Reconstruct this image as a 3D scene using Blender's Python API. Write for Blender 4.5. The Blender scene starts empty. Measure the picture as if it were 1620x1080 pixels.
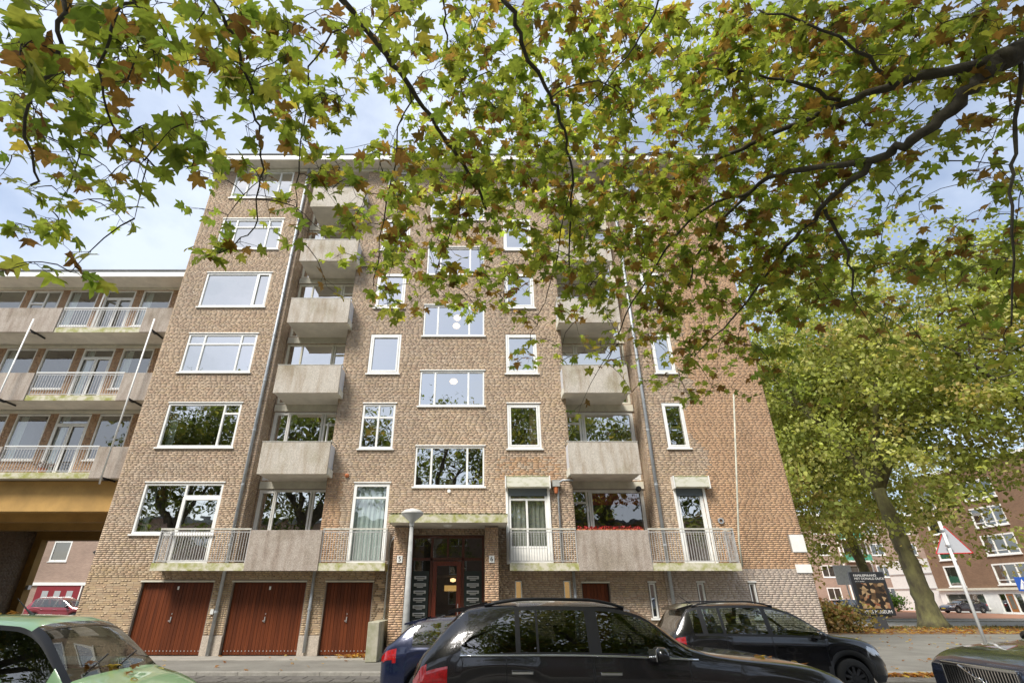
import bpy, math, random
import numpy as np
from mathutils import Vector, Matrix
R_ = math.radians
rnd = random.Random(7)
nrg = np.random.default_rng(11)
S = bpy.context.scene
COL = S.collection

# ------------------------------------------------------------------ camera, sky, sun, exposure
CAMH, FPX, CX, CY = 1.64, 801.0, 766.0, 540.0
PITCH = math.atan((944 - 540) / FPX)
cd = bpy.data.cameras.new('camera'); cam = bpy.data.objects.new('camera', cd); COL.objects.link(cam)
cam.location = (0, 0, CAMH); cam.rotation_euler = (math.pi / 2 + PITCH, 0, 0)
cd.sensor_width = 36; cd.lens = FPX / 1620 * 36; cd.shift_x = (810 - CX) / 1620
cd.clip_start = 0.05; cd.clip_end = 3000
S.camera = cam
S.view_settings.view_transform = 'Standard'; S.view_settings.look = 'None'
S.view_settings.exposure = 1.4; S.view_settings.gamma = 1.0
S.view_settings.use_curve_mapping = False
SUN_EL, SUN_AZ = 52, 218      # azimuth of the sun, clockwise from +Y
W = bpy.data.worlds.new('World'); S.world = W; W.use_nodes = True
nt = W.node_tree; nt.nodes.clear()
wo = nt.nodes.new('ShaderNodeOutputWorld'); bg = nt.nodes.new('ShaderNodeBackground')
sky = nt.nodes.new('ShaderNodeTexSky'); sky.sky_type = 'NISHITA'; sky.sun_disc = False
sky.sun_elevation = R_(SUN_EL); sky.sun_rotation = R_(SUN_AZ); sky.air_density = 1.0; sky.dust_density = 2.0
tc = nt.nodes.new('ShaderNodeTexCoord'); mp = nt.nodes.new('ShaderNodeMapping'); mp.inputs['Scale'].default_value = (1, 1, 1.6)
nz = nt.nodes.new('ShaderNodeTexNoise'); nz.inputs['Scale'].default_value = 2.6; nz.inputs['Detail'].default_value = 7
nz.inputs['Roughness'].default_value = 0.55
cr = nt.nodes.new('ShaderNodeValToRGB'); cr.color_ramp.elements[0].position = 0.36; cr.color_ramp.elements[1].position = 0.60
cr.color_ramp.elements[0].color = (.30, .30, .30, 1); cr.color_ramp.elements[1].color = (.92, .92, .92, 1)
mx = nt.nodes.new('ShaderNodeMix'); mx.data_type = 'RGBA'
mx.inputs[7].default_value = (4.5, 5.0, 5.9, 1)
nt.links.new(tc.outputs['Generated'], mp.inputs[0]); nt.links.new(mp.outputs[0], nz.inputs[0])
nt.links.new(nz.outputs[0], cr.inputs[0]); nt.links.new(cr.outputs[0], mx.inputs[0])
nt.links.new(sky.outputs[0], mx.inputs[6]); nt.links.new(mx.outputs[2], bg.inputs[0])
bg.inputs[1].default_value = 0.078
nt.links.new(bg.outputs[0], wo.inputs[0])
sl = bpy.data.lights.new('sun', 'SUN'); so = bpy.data.objects.new('sun', sl); COL.objects.link(so)
sl.energy = 2.2; sl.angle = R_(20); sl.color = (1, .96, .90)
sd = Vector((math.sin(R_(SUN_AZ)) * math.cos(R_(SUN_EL)), math.cos(R_(SUN_AZ)) * math.cos(R_(SUN_EL)), math.sin(R_(SUN_EL))))
so.rotation_euler = sd.to_track_quat('Z', 'Y').to_euler()

# ------------------------------------------------------------------ pixel -> place
_c, _s = math.cos(PITCH), math.sin(PITCH)
def ray(px, py):                       # direction of a photo pixel (world axes, y = depth)
    u = (px - CX) / FPX; v = (py - CY) / FPX
    return Vector((u, _c + v * _s, _s - v * _c))
def at(px, py, dist):                  # a point that far along the ray
    return Vector((0, 0, CAMH)) + ray(px, py).normalized() * dist
def proj(p):                           # place -> photo pixel
    x, y, z = p[0], p[1], p[2] - CAMH
    d = y * _c + z * _s
    if d <= 0.05: return (-9999, -9999)
    return (CX + FPX * x / d, CY + FPX * (y * _s - z * _c) / d)

# ------------------------------------------------------------------ materials
MATS = {}
def mat(name, col=(.5, .5, .5), rough=.7, metal=0.0, var=0.0, scale=8.0, col2=None, bump=0.0, bscale=60., spec=.5, coat=0.0, stretch=(1, 1, 1), emit=None, emits=0., lo=.35, hi=.65):
    if name in MATS: return MATS[name]
    m = bpy.data.materials.new(name); m.use_nodes = True; n = m.node_tree.nodes; l = m.node_tree.links
    p = n['Principled BSDF']
    p.inputs['Base Color'].default_value = (*col, 1); p.inputs['Roughness'].default_value = rough
    p.inputs['Metallic'].default_value = metal; p.inputs['Specular IOR Level'].default_value = spec
    p.inputs['Coat Weight'].default_value = coat; p.inputs['Coat Roughness'].default_value = .04
    if emit: p.inputs['Emission Color'].default_value = (*emit, 1); p.inputs['Emission Strength'].default_value = emits
    if var or col2 or bump:
        t = n.new('ShaderNodeTexCoord'); mpg = n.new('ShaderNodeMapping'); mpg.inputs['Scale'].default_value = stretch
        geo = n.new('ShaderNodeNewGeometry'); l.new(geo.outputs['Position'], mpg.inputs[0])
        if var or col2:
            nn = n.new('ShaderNodeTexNoise'); nn.inputs['Scale'].default_value = scale; nn.inputs['Detail'].default_value = 6
            nn.inputs['Roughness'].default_value = .65
            l.new(mpg.outputs[0], nn.inputs[0]); r = n.new('ShaderNodeValToRGB'); l.new(nn.outputs[0], r.inputs[0])
            c2 = col2 or tuple(c * (1 - var) for c in col); c1 = col if col2 else tuple(min(1, c * (1 + var)) for c in col)
            r.color_ramp.elements[0].position = lo; r.color_ramp.elements[1].position = hi
            r.color_ramp.elements[0].color = (*c2, 1); r.color_ramp.elements[1].color = (*c1, 1)
            l.new(r.outputs[0], p.inputs['Base Color'])
        if bump:
            bn = n.new('ShaderNodeTexNoise'); bn.inputs['Scale'].default_value = bscale; bn.inputs['Detail'].default_value = 4
            l.new(mpg.outputs[0], bn.inputs[0]); b = n.new('ShaderNodeBump'); b.inputs['Strength'].default_value = bump; b.inputs['Distance'].default_value = .02
            l.new(bn.outputs[0], b.inputs['Height']); l.new(b.outputs[0], p.inputs['Normal'])
    MATS[name] = m; return m

def mat_attr(name, rough=.8, translucent=0.0, noise=.25, nscale=30., bump=.0, spec=.4, tint=(1, 1, 1)):
    """colour comes from the mesh's own colour attribute (one colour for each brick or leaf)"""
    if name in MATS: return MATS[name]
    m = bpy.data.materials.new(name); m.use_nodes = True; n = m.node_tree.nodes; l = m.node_tree.links
    p = n['Principled BSDF']; p.inputs['Roughness'].default_value = rough; p.inputs['Specular IOR Level'].default_value = spec
    a = n.new('ShaderNodeAttribute'); a.attribute_name = 'Col'
    geo = n.new('ShaderNodeNewGeometry'); nn = n.new('ShaderNodeTexNoise'); nn.inputs['Scale'].default_value = nscale; nn.inputs['Detail'].default_value = 5
    l.new(geo.outputs['Position'], nn.inputs[0])
    mr = n.new('ShaderNodeMapRange'); mr.inputs[1].default_value = .3; mr.inputs[2].default_value = .7
    mr.inputs[3].default_value = 1 - noise; mr.inputs[4].default_value = 1 + noise; l.new(nn.outputs[0], mr.inputs[0])
    mm = n.new('ShaderNodeMix'); mm.data_type = 'RGBA'; mm.blend_type = 'MULTIPLY'; mm.inputs[0].default_value = 1
    l.new(a.outputs[0], mm.inputs[6]); l.new(mr.outputs[0], mm.inputs[7]); l.new(mm.outputs[2], p.inputs['Base Color'])
    if translucent:
        tr = n.new('ShaderNodeBsdfTranslucent'); ms = n.new('ShaderNodeMixShader'); ms.inputs[0].default_value = translucent
        tm = n.new('ShaderNodeMix'); tm.data_type = 'RGBA'; tm.blend_type = 'MULTIPLY'; tm.inputs[0].default_value = 1; tm.inputs[7].default_value = (1.8, 1.8, 1.0, 1)
        l.new(mm.outputs[2], tm.inputs[6]); l.new(tm.outputs[2], tr.inputs[0])
        l.new(p.outputs[0], ms.inputs[1]); l.new(tr.outputs[0], ms.inputs[2]); l.new(ms.outputs[0], n['Material Output'].inputs[0])
    MATS[name] = m; return m

def mat_glass(name, tint=(.5, .55, .52), refl=.3, rough=.0, wave=.0):
    if name in MATS: return MATS[name]
    m = bpy.data.materials.new(name); m.use_nodes = True; n = m.node_tree.nodes; l = m.node_tree.links
    n.remove(n['Principled BSDF'])
    t = n.new('ShaderNodeBsdfTransparent'); t.inputs[0].default_value = (*tint, 1)
    g = n.new('ShaderNodeBsdfGlossy'); g.inputs['Roughness'].default_value = rough; g.inputs['Color'].default_value = (1, .985, .95, 1)
    lw = n.new('ShaderNodeLayerWeight'); fr = n.new('ShaderNodeMath'); fr.operation = 'POWER'; fr.inputs[1].default_value = 4.0; l.new(lw.outputs['Facing'], fr.inputs[0])
    ad = n.new('ShaderNodeMath'); ad.operation = 'MULTIPLY_ADD'; ad.use_clamp = True; ad.inputs[1].default_value = .9; ad.inputs[2].default_value = refl
    ms = n.new('ShaderNodeMixShader')
    if wave:
        geo = n.new('ShaderNodeNewGeometry'); nn = n.new('ShaderNodeTexNoise'); nn.inputs['Scale'].default_value = 1.3
        l.new(geo.outputs['Position'], nn.inputs[0]); b = n.new('ShaderNodeBump'); b.inputs['Strength'].default_value = wave; b.inputs['Distance'].default_value = .05
        l.new(nn.outputs[0], b.inputs['Height']); l.new(b.outputs[0], g.inputs['Normal'])
    l.new(fr.outputs[0], ad.inputs[0]); l.new(ad.outputs[0], ms.inputs[0]); l.new(t.outputs[0], ms.inputs[1]); l.new(g.outputs[0], ms.inputs[2])
    l.new(ms.outputs[0], n['Material Output'].inputs[0]); MATS[name] = m; return m

def mat_stain(name, base, stain, dirt, z_streak=True):
    """concrete with washed aggregate speckle and vertical run-off stains"""
    if name in MATS: return MATS[name]
    m = bpy.data.materials.new(name); m.use_nodes = True; n = m.node_tree.nodes; l = m.node_tree.links
    p = n['Principled BSDF']; p.inputs['Roughness'].default_value = .9; p.inputs['Specular IOR Level'].default_value = .2
    geo = n.new('ShaderNodeNewGeometry')
    def noise(sc, st, det=5):
        mpg = n.new('ShaderNodeMapping'); mpg.inputs['Scale'].default_value = st; l.new(geo.outputs['Position'], mpg.inputs[0])
        q = n.new('ShaderNodeTexNoise'); q.inputs['Scale'].default_value = sc; q.inputs['Detail'].default_value = det; l.new(mpg.outputs[0], q.inputs[0]); return q
    def ramp(src, a, b, ca, cb):
        r = n.new('ShaderNodeValToRGB'); r.color_ramp.elements[0].position = a; r.color_ramp.elements[1].position = b
        r.color_ramp.elements[0].color = (*ca, 1); r.color_ramp.elements[1].color = (*cb, 1); l.new(src.outputs[0], r.inputs[0]); return r
    sp = ramp(noise(55, (1, 1, 1), 3), .38, .62, tuple(c * .58 for c in base), base)
    stv = ramp(noise(3.2, (1.6, 1.6, .28)), .46, .72, (0, 0, 0), (1, 1, 1))
    bl = ramp(noise(1.1, (1, 1, 1)), .5, .75, (0, 0, 0), (1, 1, 1))
    m1 = n.new('ShaderNodeMix'); m1.data_type = 'RGBA'; m1.blend_type = 'MULTIPLY'
    mulf = n.new('ShaderNodeMath'); mulf.operation = 'MULTIPLY'; mulf.inputs[1].default_value = .65; l.new(stv.outputs[0], mulf.inputs[0])
    l.new(mulf.outputs[0], m1.inputs[0]); l.new(sp.outputs[0], m1.inputs[6]); m1.inputs[7].default_value = (*stain, 1)
    m2 = n.new('ShaderNodeMix'); m2.data_type = 'RGBA'; m2.blend_type = 'MULTIPLY'; l.new(bl.outputs[0], m2.inputs[0]); l.new(m1.outputs[2], m2.inputs[6]); m2.inputs[7].default_value = (*dirt, 1)
    l.new(m2.outputs[2], p.inputs['Base Color'])
    b = n.new('ShaderNodeBump'); b.inputs['Strength'].default_value = .6; b.inputs['Distance'].default_value = .02
    l.new(sp.outputs[0], b.inputs['Height']); l.new(b.outputs[0], p.inputs['Normal'])
    MATS[name] = m; return m

M_WHITE = mat('white_paint', (.78, .77, .72), .45, var=.07, scale=3)
M_CREAM = mat('cream_concrete', (.56, .52, .40), .85, col2=(.36, .34, .18), scale=2.2, lo=.3, hi=.55, bump=.2, stretch=(1, 1, 2.5))
M_SOFFIT = mat('soffit_paint', (.62, .58, .50), .85, var=.12, scale=1.5)
M_LINTEL = mat('lintel_paint', (.60, .57, .46), .8, var=.1, scale=3)
M_PEB = mat_stain('pebble_concrete', (.64, .58, .49), (.62, .52, .42), (.72, .70, .60))
M_PEBD = mat_stain('pebble_concrete_weathered', (.50, .43, .36), (.55, .47, .42), (.7, .68, .62))
M_BASE = mat('stone_plinth', (.42, .36, .29), .9, var=.22, scale=25, bump=.3)
M_MORTAR = mat('mortar', (.235, .19, .15), .95, var=.25, scale=4, bump=.2)
M_BRICK = mat_attr('brick', .9, noise=.10, nscale=2.5)
M_GLASS = mat_glass('window_glass', (.60, .65, .60), .60, wave=.08)
M_WGL = mat_glass('wing_glass', (.78, .82, .78), .24, wave=.08)
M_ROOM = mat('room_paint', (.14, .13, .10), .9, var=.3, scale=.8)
M_CURT = mat('net_curtain', (.62, .68, .68), .9, var=.05)
M_CURTG = mat('grey_curtain', (.36, .36, .33), .9, var=.1)
M_WOOD = mat('varnished_wood', (.15, .036, .009), .5, col2=(.075, .018, .006), scale=4, stretch=(9, 9, .3), spec=.25, lo=.3, hi=.7)
M_WOODS = [M_WOOD] + [mat('varnished_wood_' + n_, tuple(c * f_ for c in (.15, .036, .009)), .5, col2=tuple(c * f_ for c in (.075, .018, .006)), scale=4, stretch=(9, 9, .3), spec=.25, lo=.3, hi=.7) for n_, f_ in (('worn', 1.14), ('deep', .86), ('faded', 1.07))]
M_DWOOD = mat('dark_varnished_wood', (.10, .026, .012), .35, var=.3, scale=5, stretch=(6, 6, .4), coat=.3)
M_ZINC = mat('grey_pipe', (.40, .42, .43), .5, metal=.35, var=.12, scale=6)
M_STEEL = mat('galvanised_steel', (.47, .46, .44), .5, metal=.3, var=.15, scale=9)
M_RAILTOP = mat('weathered_rail', (.55, .53, .45), .6, var=.2, scale=7)
M_BLACK = mat('black_plastic', (.012, .012, .013), .5)
M_OCHRE = mat('ochre_paint', (.44, .26, .075), .75, var=.14, scale=1.2)
M_ROOF = mat('roof_felt', (.16, .16, .155), .9, var=.2)
M_LAMP = mat('stair_lamp', (.9, .7, .45), .5, emit=(1, .62, .32), emits=1.5)
M_WARM = mat('lit_niche', (.8, .5, .2), .6, emit=(1, .60, .2), emits=.35)
M_GREENBOX = mat('mailbox_panel_paint', (.025, .035, .03), .4)
M_ALU = mat('brushed_aluminium', (.62, .62, .60), .35, metal=.7)
M_MOSS = mat('moss', (.17, .17, .04), .95, col2=(.42, .40, .27), scale=14, bump=.5)
M_TERRA = mat('terracotta', (.45, .14, .05), .8)

# ------------------------------------------------------------------ mesh helpers
class MB:
    def __init__(self): self.v = []; self.f = []; self.m = []; self.mats = []
    def mi(self, m):
        if m not in self.mats: self.mats.append(m)
        return self.mats.index(m)
    def poly(self, pts, m=None):
        b = len(self.v); self.v += [tuple(p) for p in pts]; self.f.append(tuple(range(b, b + len(pts)))); self.m.append(self.mi(m) if m else 0)
    def box(self, x0, x1, y0, y1, z0, z1, m=None, M=None):
        b = len(self.v)
        pts = [(x0, y0, z0), (x1, y0, z0), (x1, y1, z0), (x0, y1, z0), (x0, y0, z1), (x1, y0, z1), (x1, y1, z1), (x0, y1, z1)]
        if M: pts = [tuple(M @ Vector(p)) for p in pts]
        self.v += pts; i = self.mi(m) if m else 0
        for q in ((0, 3, 2, 1), (4, 5, 6, 7), (0, 1, 5, 4), (1, 2, 6, 5), (2, 3, 7, 6), (3, 0, 4, 7)):
            self.f.append(tuple(b + k for k in q)); self.m.append(i)
    def tube(self, pts, rad, seg=8, m=None, cap=True):
        pts = [Vector(p) for p in pts]; n = len(pts); rs = rad if isinstance(rad, (list, tuple)) else [rad] * n
        b = len(self.v); i = self.mi(m) if m else 0
        ref = Vector((0, 0, 1)); 
        t0 = (pts[1] - pts[0]).normalized()
        a = t0.orthogonal().normalized()
        for k in range(n):
            t = (pts[min(k + 1, n - 1)] - pts[max(k - 1, 0)]).normalized()
            a = (a - t * a.dot(t)); a = a.normalized() if a.length > 1e-6 else t.orthogonal().normalized()
            c = t.cross(a)
            for s in range(seg):
                an = 2 * math.pi * s / seg
                self.v.append(tuple(pts[k] + (a * math.cos(an) + c * math.sin(an)) * rs[k]))
        for k in range(n - 1):
            for s in range(seg):
                s2 = (s + 1) % seg
                self.f.append((b + k * seg + s, b + k * seg + s2, b + (k + 1) * seg + s2, b + (k + 1) * seg + s)); self.m.append(i)
        if cap:
            self.f.append(tuple(b + s for s in range(seg - 1, -1, -1))); self.m.append(i)
            self.f.append(tuple(b + (n - 1) * seg + s for s in range(seg))); self.m.append(i)
    def lathe(self, prof, c=(0, 0, 0), axis='Z', seg=20, m=None):
        b = len(self.v); i = self.mi(m) if m else 0; n = len(prof)
        for (r, h) in prof:
            for s in range(seg):
                a = 2 * math.pi * s / seg; x, y = r * math.cos(a), r * math.sin(a)
                p = (x, y, h) if axis == 'Z' else ((x, h, y) if axis == 'Y' else (h, x, y))
                self.v.append((p[0] + c[0], p[1] + c[1], p[2] + c[2]))
        for k in range(n - 1):
            for s in range(seg):
                s2 = (s + 1) % seg
                self.f.append((b + k * seg + s, b + k * seg + s2, b + (k + 1) * seg + s2, b + (k + 1) * seg + s)); self.m.append(i)
    def mesh(self, name, m=None, smooth=False):
        me = bpy.data.meshes.new(name); me.from_pydata(self.v, [], self.f)
        if self.mats:
            for q in self.mats: me.materials.append(q)
            me.polygons.foreach_set('material_index', self.m)
        elif m: me.materials.append(m)
        if smooth: me.polygons.foreach_set('use_smooth', [True] * len(me.polygons))
        me.update(); return me
    def build(self, name, m=None, parent=None, smooth=False, bevel=0, loc=None):
        o = bpy.data.objects.new(name, self.mesh(name, m, smooth)); COL.objects.link(o); o.parent = parent
        if loc is not None: o.location = loc
        if bevel:
            bv = o.modifiers.new('bevel', 'BEVEL'); bv.width = bevel; bv.segments = 2; bv.limit_method = 'ANGLE'
        return o
def inst(name, me, parent=None, loc=(0, 0, 0), rot=(0, 0, 0), scale=(1, 1, 1)):
    o = bpy.data.objects.new(name, me); COL.objects.link(o); o.parent = parent
    o.location = loc; o.rotation_euler = rot; o.scale = scale; return o
def tag(o, label=None, cat=None, group=None, kind=None):
    for k, v in (('label', label), ('category', cat), ('group', group), ('kind', kind)):
        if v: o[k] = v
    return o
def thing(name, label, cat, loc=(0, 0, 0), rz=0, group=None):
    o = bpy.data.objects.new(name, None); COL.objects.link(o); o.location = loc; o.rotation_euler = (0, 0, rz)
    return tag(o, label, cat, group)
def boxo(name, x0, x1, y0, y1, z0, z1, m, parent=None, bevel=0):
    b = MB(); b.box(x0, x1, y0, y1, z0, z1); return b.build(name, m, parent, bevel=bevel)
def text_mesh(s, size, m, extr=.004, align='CENTER'):
    cu = bpy.data.curves.new('lettering', 'FONT'); cu.body = s; cu.size = size; cu.extrude = extr; cu.align_x = align; cu.align_y = 'CENTER'
    o = bpy.data.objects.new('lettering_tmp', cu); COL.objects.link(o)
    bpy.context.view_layer.update()
    me = bpy.data.meshes.new_from_object(o.evaluated_get(bpy.context.evaluated_depsgraph_get()))
    bpy.data.objects.remove(o); me.materials.clear(); me.materials.append(m); return me

def holes_sheet(mb, P, u0, u1, z0, z1, holes, m, depth=.22):
    """wall sheet with openings; P(u, z, d) -> point, d = depth into the wall"""
    us = sorted({u0, u1, *[min(max(h[i], u0), u1) for h in holes for i in (0, 1)]})
    zs = sorted({z0, z1, *[min(max(h[i], z0), z1) for h in holes for i in (2, 3)]})
    for a, b in zip(us[:-1], us[1:]):
        for c, d in zip(zs[:-1], zs[1:]):
            if b - a < 1e-5 or d - c < 1e-5: continue
            x, y = (a + b) / 2, (c + d) / 2
            if any(h[0] < x < h[1] and h[2] < y < h[3] for h in holes): continue
            mb.poly([P(a, c, 0), P(b, c, 0), P(b, d, 0), P(a, d, 0)], m)
    for h in holes:
        a, b, c, d = h[:4]
        for (p, q) in (((a, c), (a, d)), ((a, d), (b, d)), ((b, d), (b, c)), ((b, c), (a, c))):
            mb.poly([P(*p, 0), P(*q, 0), P(*q, depth), P(*p, depth)], m)

COURSE = .0635
def brick_list(u0, u1, z0, z1, holes):
    out = []
    nrow = int((z1 - z0) / COURSE)
    for k in range(nrow):
        za = z0 + k * COURSE; zc = za + COURSE / 2
        cuts = sorted((h[0], h[1]) for h in holes if h[2] - .01 < zc < h[3] + .01)
        free = []; p = u0
        for a, b in cuts:
            if a > p: free.append((p, a))
            p = max(p, b)
        if p < u1: free.append((p, u1))
        for a, b in free:
            n = int((b - a) / .09) + 4
            L = np.where(nrg.random(n) < .36, .112, .222)
            e = a + np.cumsum(L) - nrg.random() * .11
            st = np.concatenate([[a], e[:-1]]); k2 = (st < b - .03)
            st, e2 = st[k2], np.minimum(e[k2], b)
            e2[e2 > b - .03] = b
            out.append(np.stack([st + .0055, e2 - .0055, np.full(len(st), za + .006), np.full(len(st), za + COURSE - .006)], 1))
    A = np.concatenate(out); return A[(A[:, 1] - A[:, 0]) > .02]

PAL = np.array([(.46, .35, .24), (.48, .37, .265), (.43, .315, .21), (.50, .39, .28), (.40, .28, .185), (.46, .34, .20), (.51, .41, .31), (.34, .23, .16), (.46, .31, .21)])
def brick_cols(A, zone=None):
    n = len(A); c = (.5 * PAL[nrg.integers(0, len(PAL), n)] * np.array((.98, .95, .89)) + .5 * np.array((.45, .35, .255))) * (1 + .055 * nrg.standard_normal(n))[:, None]
    u = (A[:, 0] + A[:, 1]) / 2; z = A[:, 2]
    w = np.sin(u * .9 + 1.3 * np.sin(z * .7)) * np.sin(z * .8 + 1.7 * np.sin(u * .5)) 
    c = c * (1 + .04 * w)[:, None] * np.stack([1 + .015 * w, np.ones(n), 1 - .03 * w], 1)
    if zone is not None: c = zone(c, u, z)
    return np.clip(c, .03, .8)
def brick_mesh(A, P, cols, name, proud=.004):
    n = len(A); V = np.empty((n, 8, 3))
    jit = nrg.random(n) * .002
    for k, (iu, iz, d) in enumerate(((0, 2, 1), (1, 2, 1), (1, 3, 1), (0, 3, 1), (0, 2, 0), (1, 2, 0), (1, 3, 0), (0, 3, 0))):
        dd = -(proud + jit) if d else np.full(n, .004)
        V[:, k, :] = np.stack(P(A[:, iu], A[:, iz], dd), 1)
    F = np.array([(0, 1, 2, 3), (4, 5, 1, 0), (5, 6, 2, 1), (6, 7, 3, 2), (7, 4, 0, 3)])
    idx = (np.arange(n)[:, None, None] * 8 + F[None]).reshape(-1, 4)
    me = bpy.data.meshes.new(name); me.vertices.add(n * 8); me.vertices.foreach_set('co', V.ravel())
    me.loops.add(idx.size); me.loops.foreach_set('vertex_index', idx.ravel().astype(np.int32))
    nf = len(idx); me.polygons.add(nf); me.polygons.foreach_set('loop_start', np.arange(0, nf * 4, 4, dtype=np.int32))
    me.update(calc_edges=True); me.validate()
    ca = me.attributes.new('Col', 'FLOAT_COLOR', 'POINT')
    c4 = np.concatenate([np.repeat(cols, 8, 0), np.ones((n * 8, 1))], 1).astype(np.float32); ca.data.foreach_set('color', c4.ravel())
    me.materials.append(M_BRICK); return me
def one_color(me, col):
    ca = me.attributes.new('Col', 'FLOAT_COLOR', 'POINT'); ca.data.foreach_set('color', np.tile(np.array([*col, 1], np.float32), len(me.vertices)))

# ------------------------------------------------------------------ ground, road, pavements
ROADZ = -.08
def sheet(name, pts, z, m):
    b = MB(); b.poly([(x, y, z) for x, y in pts]); o = b.build(name, m); tag(o, kind='structure'); return o
M_ASPH = mat('asphalt', (.15, .145, .125), .9, var=.25, scale=1.4, bump=.35, bscale=120)
M_PAVE = mat('worn_pavement', (.20, .19, .16), .9, col2=(.13, .12, .10), scale=.9, bump=.3, bscale=90, lo=.3, hi=.7)
M_SLAB = mat('dark_slab', (.11, .10, .085), .9, var=.25, scale=7, bump=.3)
M_KERB = mat('kerb_stone', (.30, .28, .24), .9, var=.2, scale=5, bump=.2)
M_EARTH = mat('leafy_earth', (.13, .085, .05), .95, col2=(.20, .12, .055), scale=3, bump=.5)
M_GRASS = mat('verge_grass', (.10, .12, .03), .95, col2=(.17, .13, .05), scale=2, bump=.6)
M_LROAD = mat('pale_road', (.30, .285, .26), .9, var=.12, scale=.6)
M_REDPATH = mat('red_brick_path', (.34, .17, .10), .9, var=.2, scale=1.2)
sheet('ground', [(-900, -900), (900, -900), (900, 1500), (-900, 1500)], ROADZ - .02, M_ASPH)
sheet('road', [(-60, -9), (60, -9), (60, 14.62), (-60, 14.62)], ROADZ, M_ASPH)
KY = 14.62
def raised(name, x0, x1, y0, y1, m, z=0.0):
    b = MB(); b.box(x0, x1, y0, y1, ROADZ - .015, z); return tag(b.build(name, m), kind='structure')
raised('pavement', -40, 60, KY + .16, 29.0, M_PAVE, -.004)
kb = thing('kerb', 'long pale kerb of stone blocks between road and pavement', 'kerb', (0, KY, ROADZ)); kb['kind'] = 'structure'
km = MB(); km.box(.006, .994, 0, .165, -.01, .09); kme = km.mesh('kerb_stone', M_KERB)
for i in range(46): inst('kerb_stone', kme, kb, (-20 + i, 0, 0))
sm = MB(); sm.box(.012, .488, .012, .488, 0, .014); sme = sm.mesh('paving_slab', M_SLAB)
gut = tag(sheet('gutter', [(-20, KY - 1.0), (26, KY - 1.0), (26, KY - .002), (-20, KY - .002)], ROADZ + .004, mat('slab_joint', (.20, .19, .12), .95, var=.2, scale=9)), kind='structure')
for i in range(80):
    for j in range(2): inst('paving_slab', sme, gut, (-19.5 + i * .5 + (.25 if j else 0), KY - 1.0 + j * .5, ROADZ + .004), (rnd.uniform(-.006, .006), rnd.uniform(-.006, .006), 0))
# apron of poured concrete along the garages
raised('garage_apron', -13.1, -3.2, 17.3, 18.46, mat('pale_concrete', (.27, .25, .21), .9, var=.18, scale=2, bump=.2), .006)
# verge and streets to the right
raised('verge', 12.5, 60, 29.0, 36.2, M_EARTH, .01)
b = MB()
for i in range(1500):
    x, y = rnd.uniform(14, 58), rnd.gauss(34.2, .9)
    if not 31.5 < y < 36.1: continue
    h = rnd.uniform(.05, .2); a = rnd.uniform(0, 6.28); dx, dy = math.cos(a) * .05, math.sin(a) * .05
    b.poly([(x - dx, y - dy, .0), (x + dx, y + dy, .0), (x + dx * .3 + rnd.uniform(-.06, .06), y + dy * .3, h)])
tag(b.build('grass', M_GRASS), 'short green grass along the verge under the plane trees', 'grass', kind='stuff')
raised('verge_kerb', 12.5, 62, 36.2, 36.45, M_KERB, .04)
sheet('side_road', [(12.5, 36.45), (90, 36.45), (90, 47.8), (12.5, 47.8)], ROADZ + .06, M_LROAD)
raised('traffic_island', 12.5, 90, 43.2, 44.0, M_KERB, .07)
raised('far_kerb', 12.5, 90, 47.8, 48.1, M_KERB, .06)
raised('cycle_path', 12.5, 56, 48.1, 70, M_REDPATH, .03)
raised('far_pavement', 12.5, 110, 70, 130, M_REDPATH, .02)
raised('courtyard', -60, -13.2, 18.7, 80, M_ASPH, .0)
# ------------------------------------------------------------------ the apartment block
D = 18.5; DR = 19.25; FL = 3.013
XL, XR = -13.15, 10.9
LB, CL, CRT, RB = -8.4, -5.65, 3.16, 5.98       # block edges: left | recess | centre | recess | right
ZT = 20.44
apt = thing('apartment_building', 'seven storey brown brick apartment block with concrete balconies and wooden garage doors', 'building', (0, 0, 0))
PF = lambda u, z, d: (u, D + d, z)
def PFn(u, z, d): return (u, D + d, z)
SILL = [3.58 + FL * k for k in range(6)]; TOPW = [5.28 + FL * k for k in range(6)]
holesL, holesC, holesR = [], [], []
wins = []          # (x0,x1,z0,z1,style)
for k in range(6):
    if k == 0:
        holesL += [(-12.13, -9.32, 3.58, 5.28), (-10.62, -9.32, 2.62, 3.58)]
    else: holesL.append((-12.13, -9.32, SILL[k], TOPW[k]))
    if k == 0:
        holesC += [(-4.64, -3.38, 2.62, 5.27), (.84, 2.24, 2.62, 5.10)]; holesR.append((6.80, 7.74, 2.62, 5.10))
    else:
        holesC += [(-4.64, -3.4, 6.54 + FL * (k - 1), 8.27 + FL * (k - 1)), (.88, 2.13, 6.54 + FL * (k - 1), 8.27 + FL * (k - 1))]
        holesR.append((6.82, 7.62, 6.56 + FL * (k - 1), 8.31 + FL * (k - 1)))
STZ = [5.17 + 3.03 * k for k in range(5)]
for z in STZ: holesC.append((-2.52, 0.0, z, z + 1.44))
GAR = [(-11.28, -8.92), (-8.27, -5.87), (-5.2, -3.67)]
holesC.append((-2.49, 0.0, 0, 3.54))
for x in (1.02, 2.62): holesC.append((x, x + .22, .25, 2.12))
SLITS = [(5.42, 5.62), (7.02, 7.22), (8.72, 8.92)]
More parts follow.
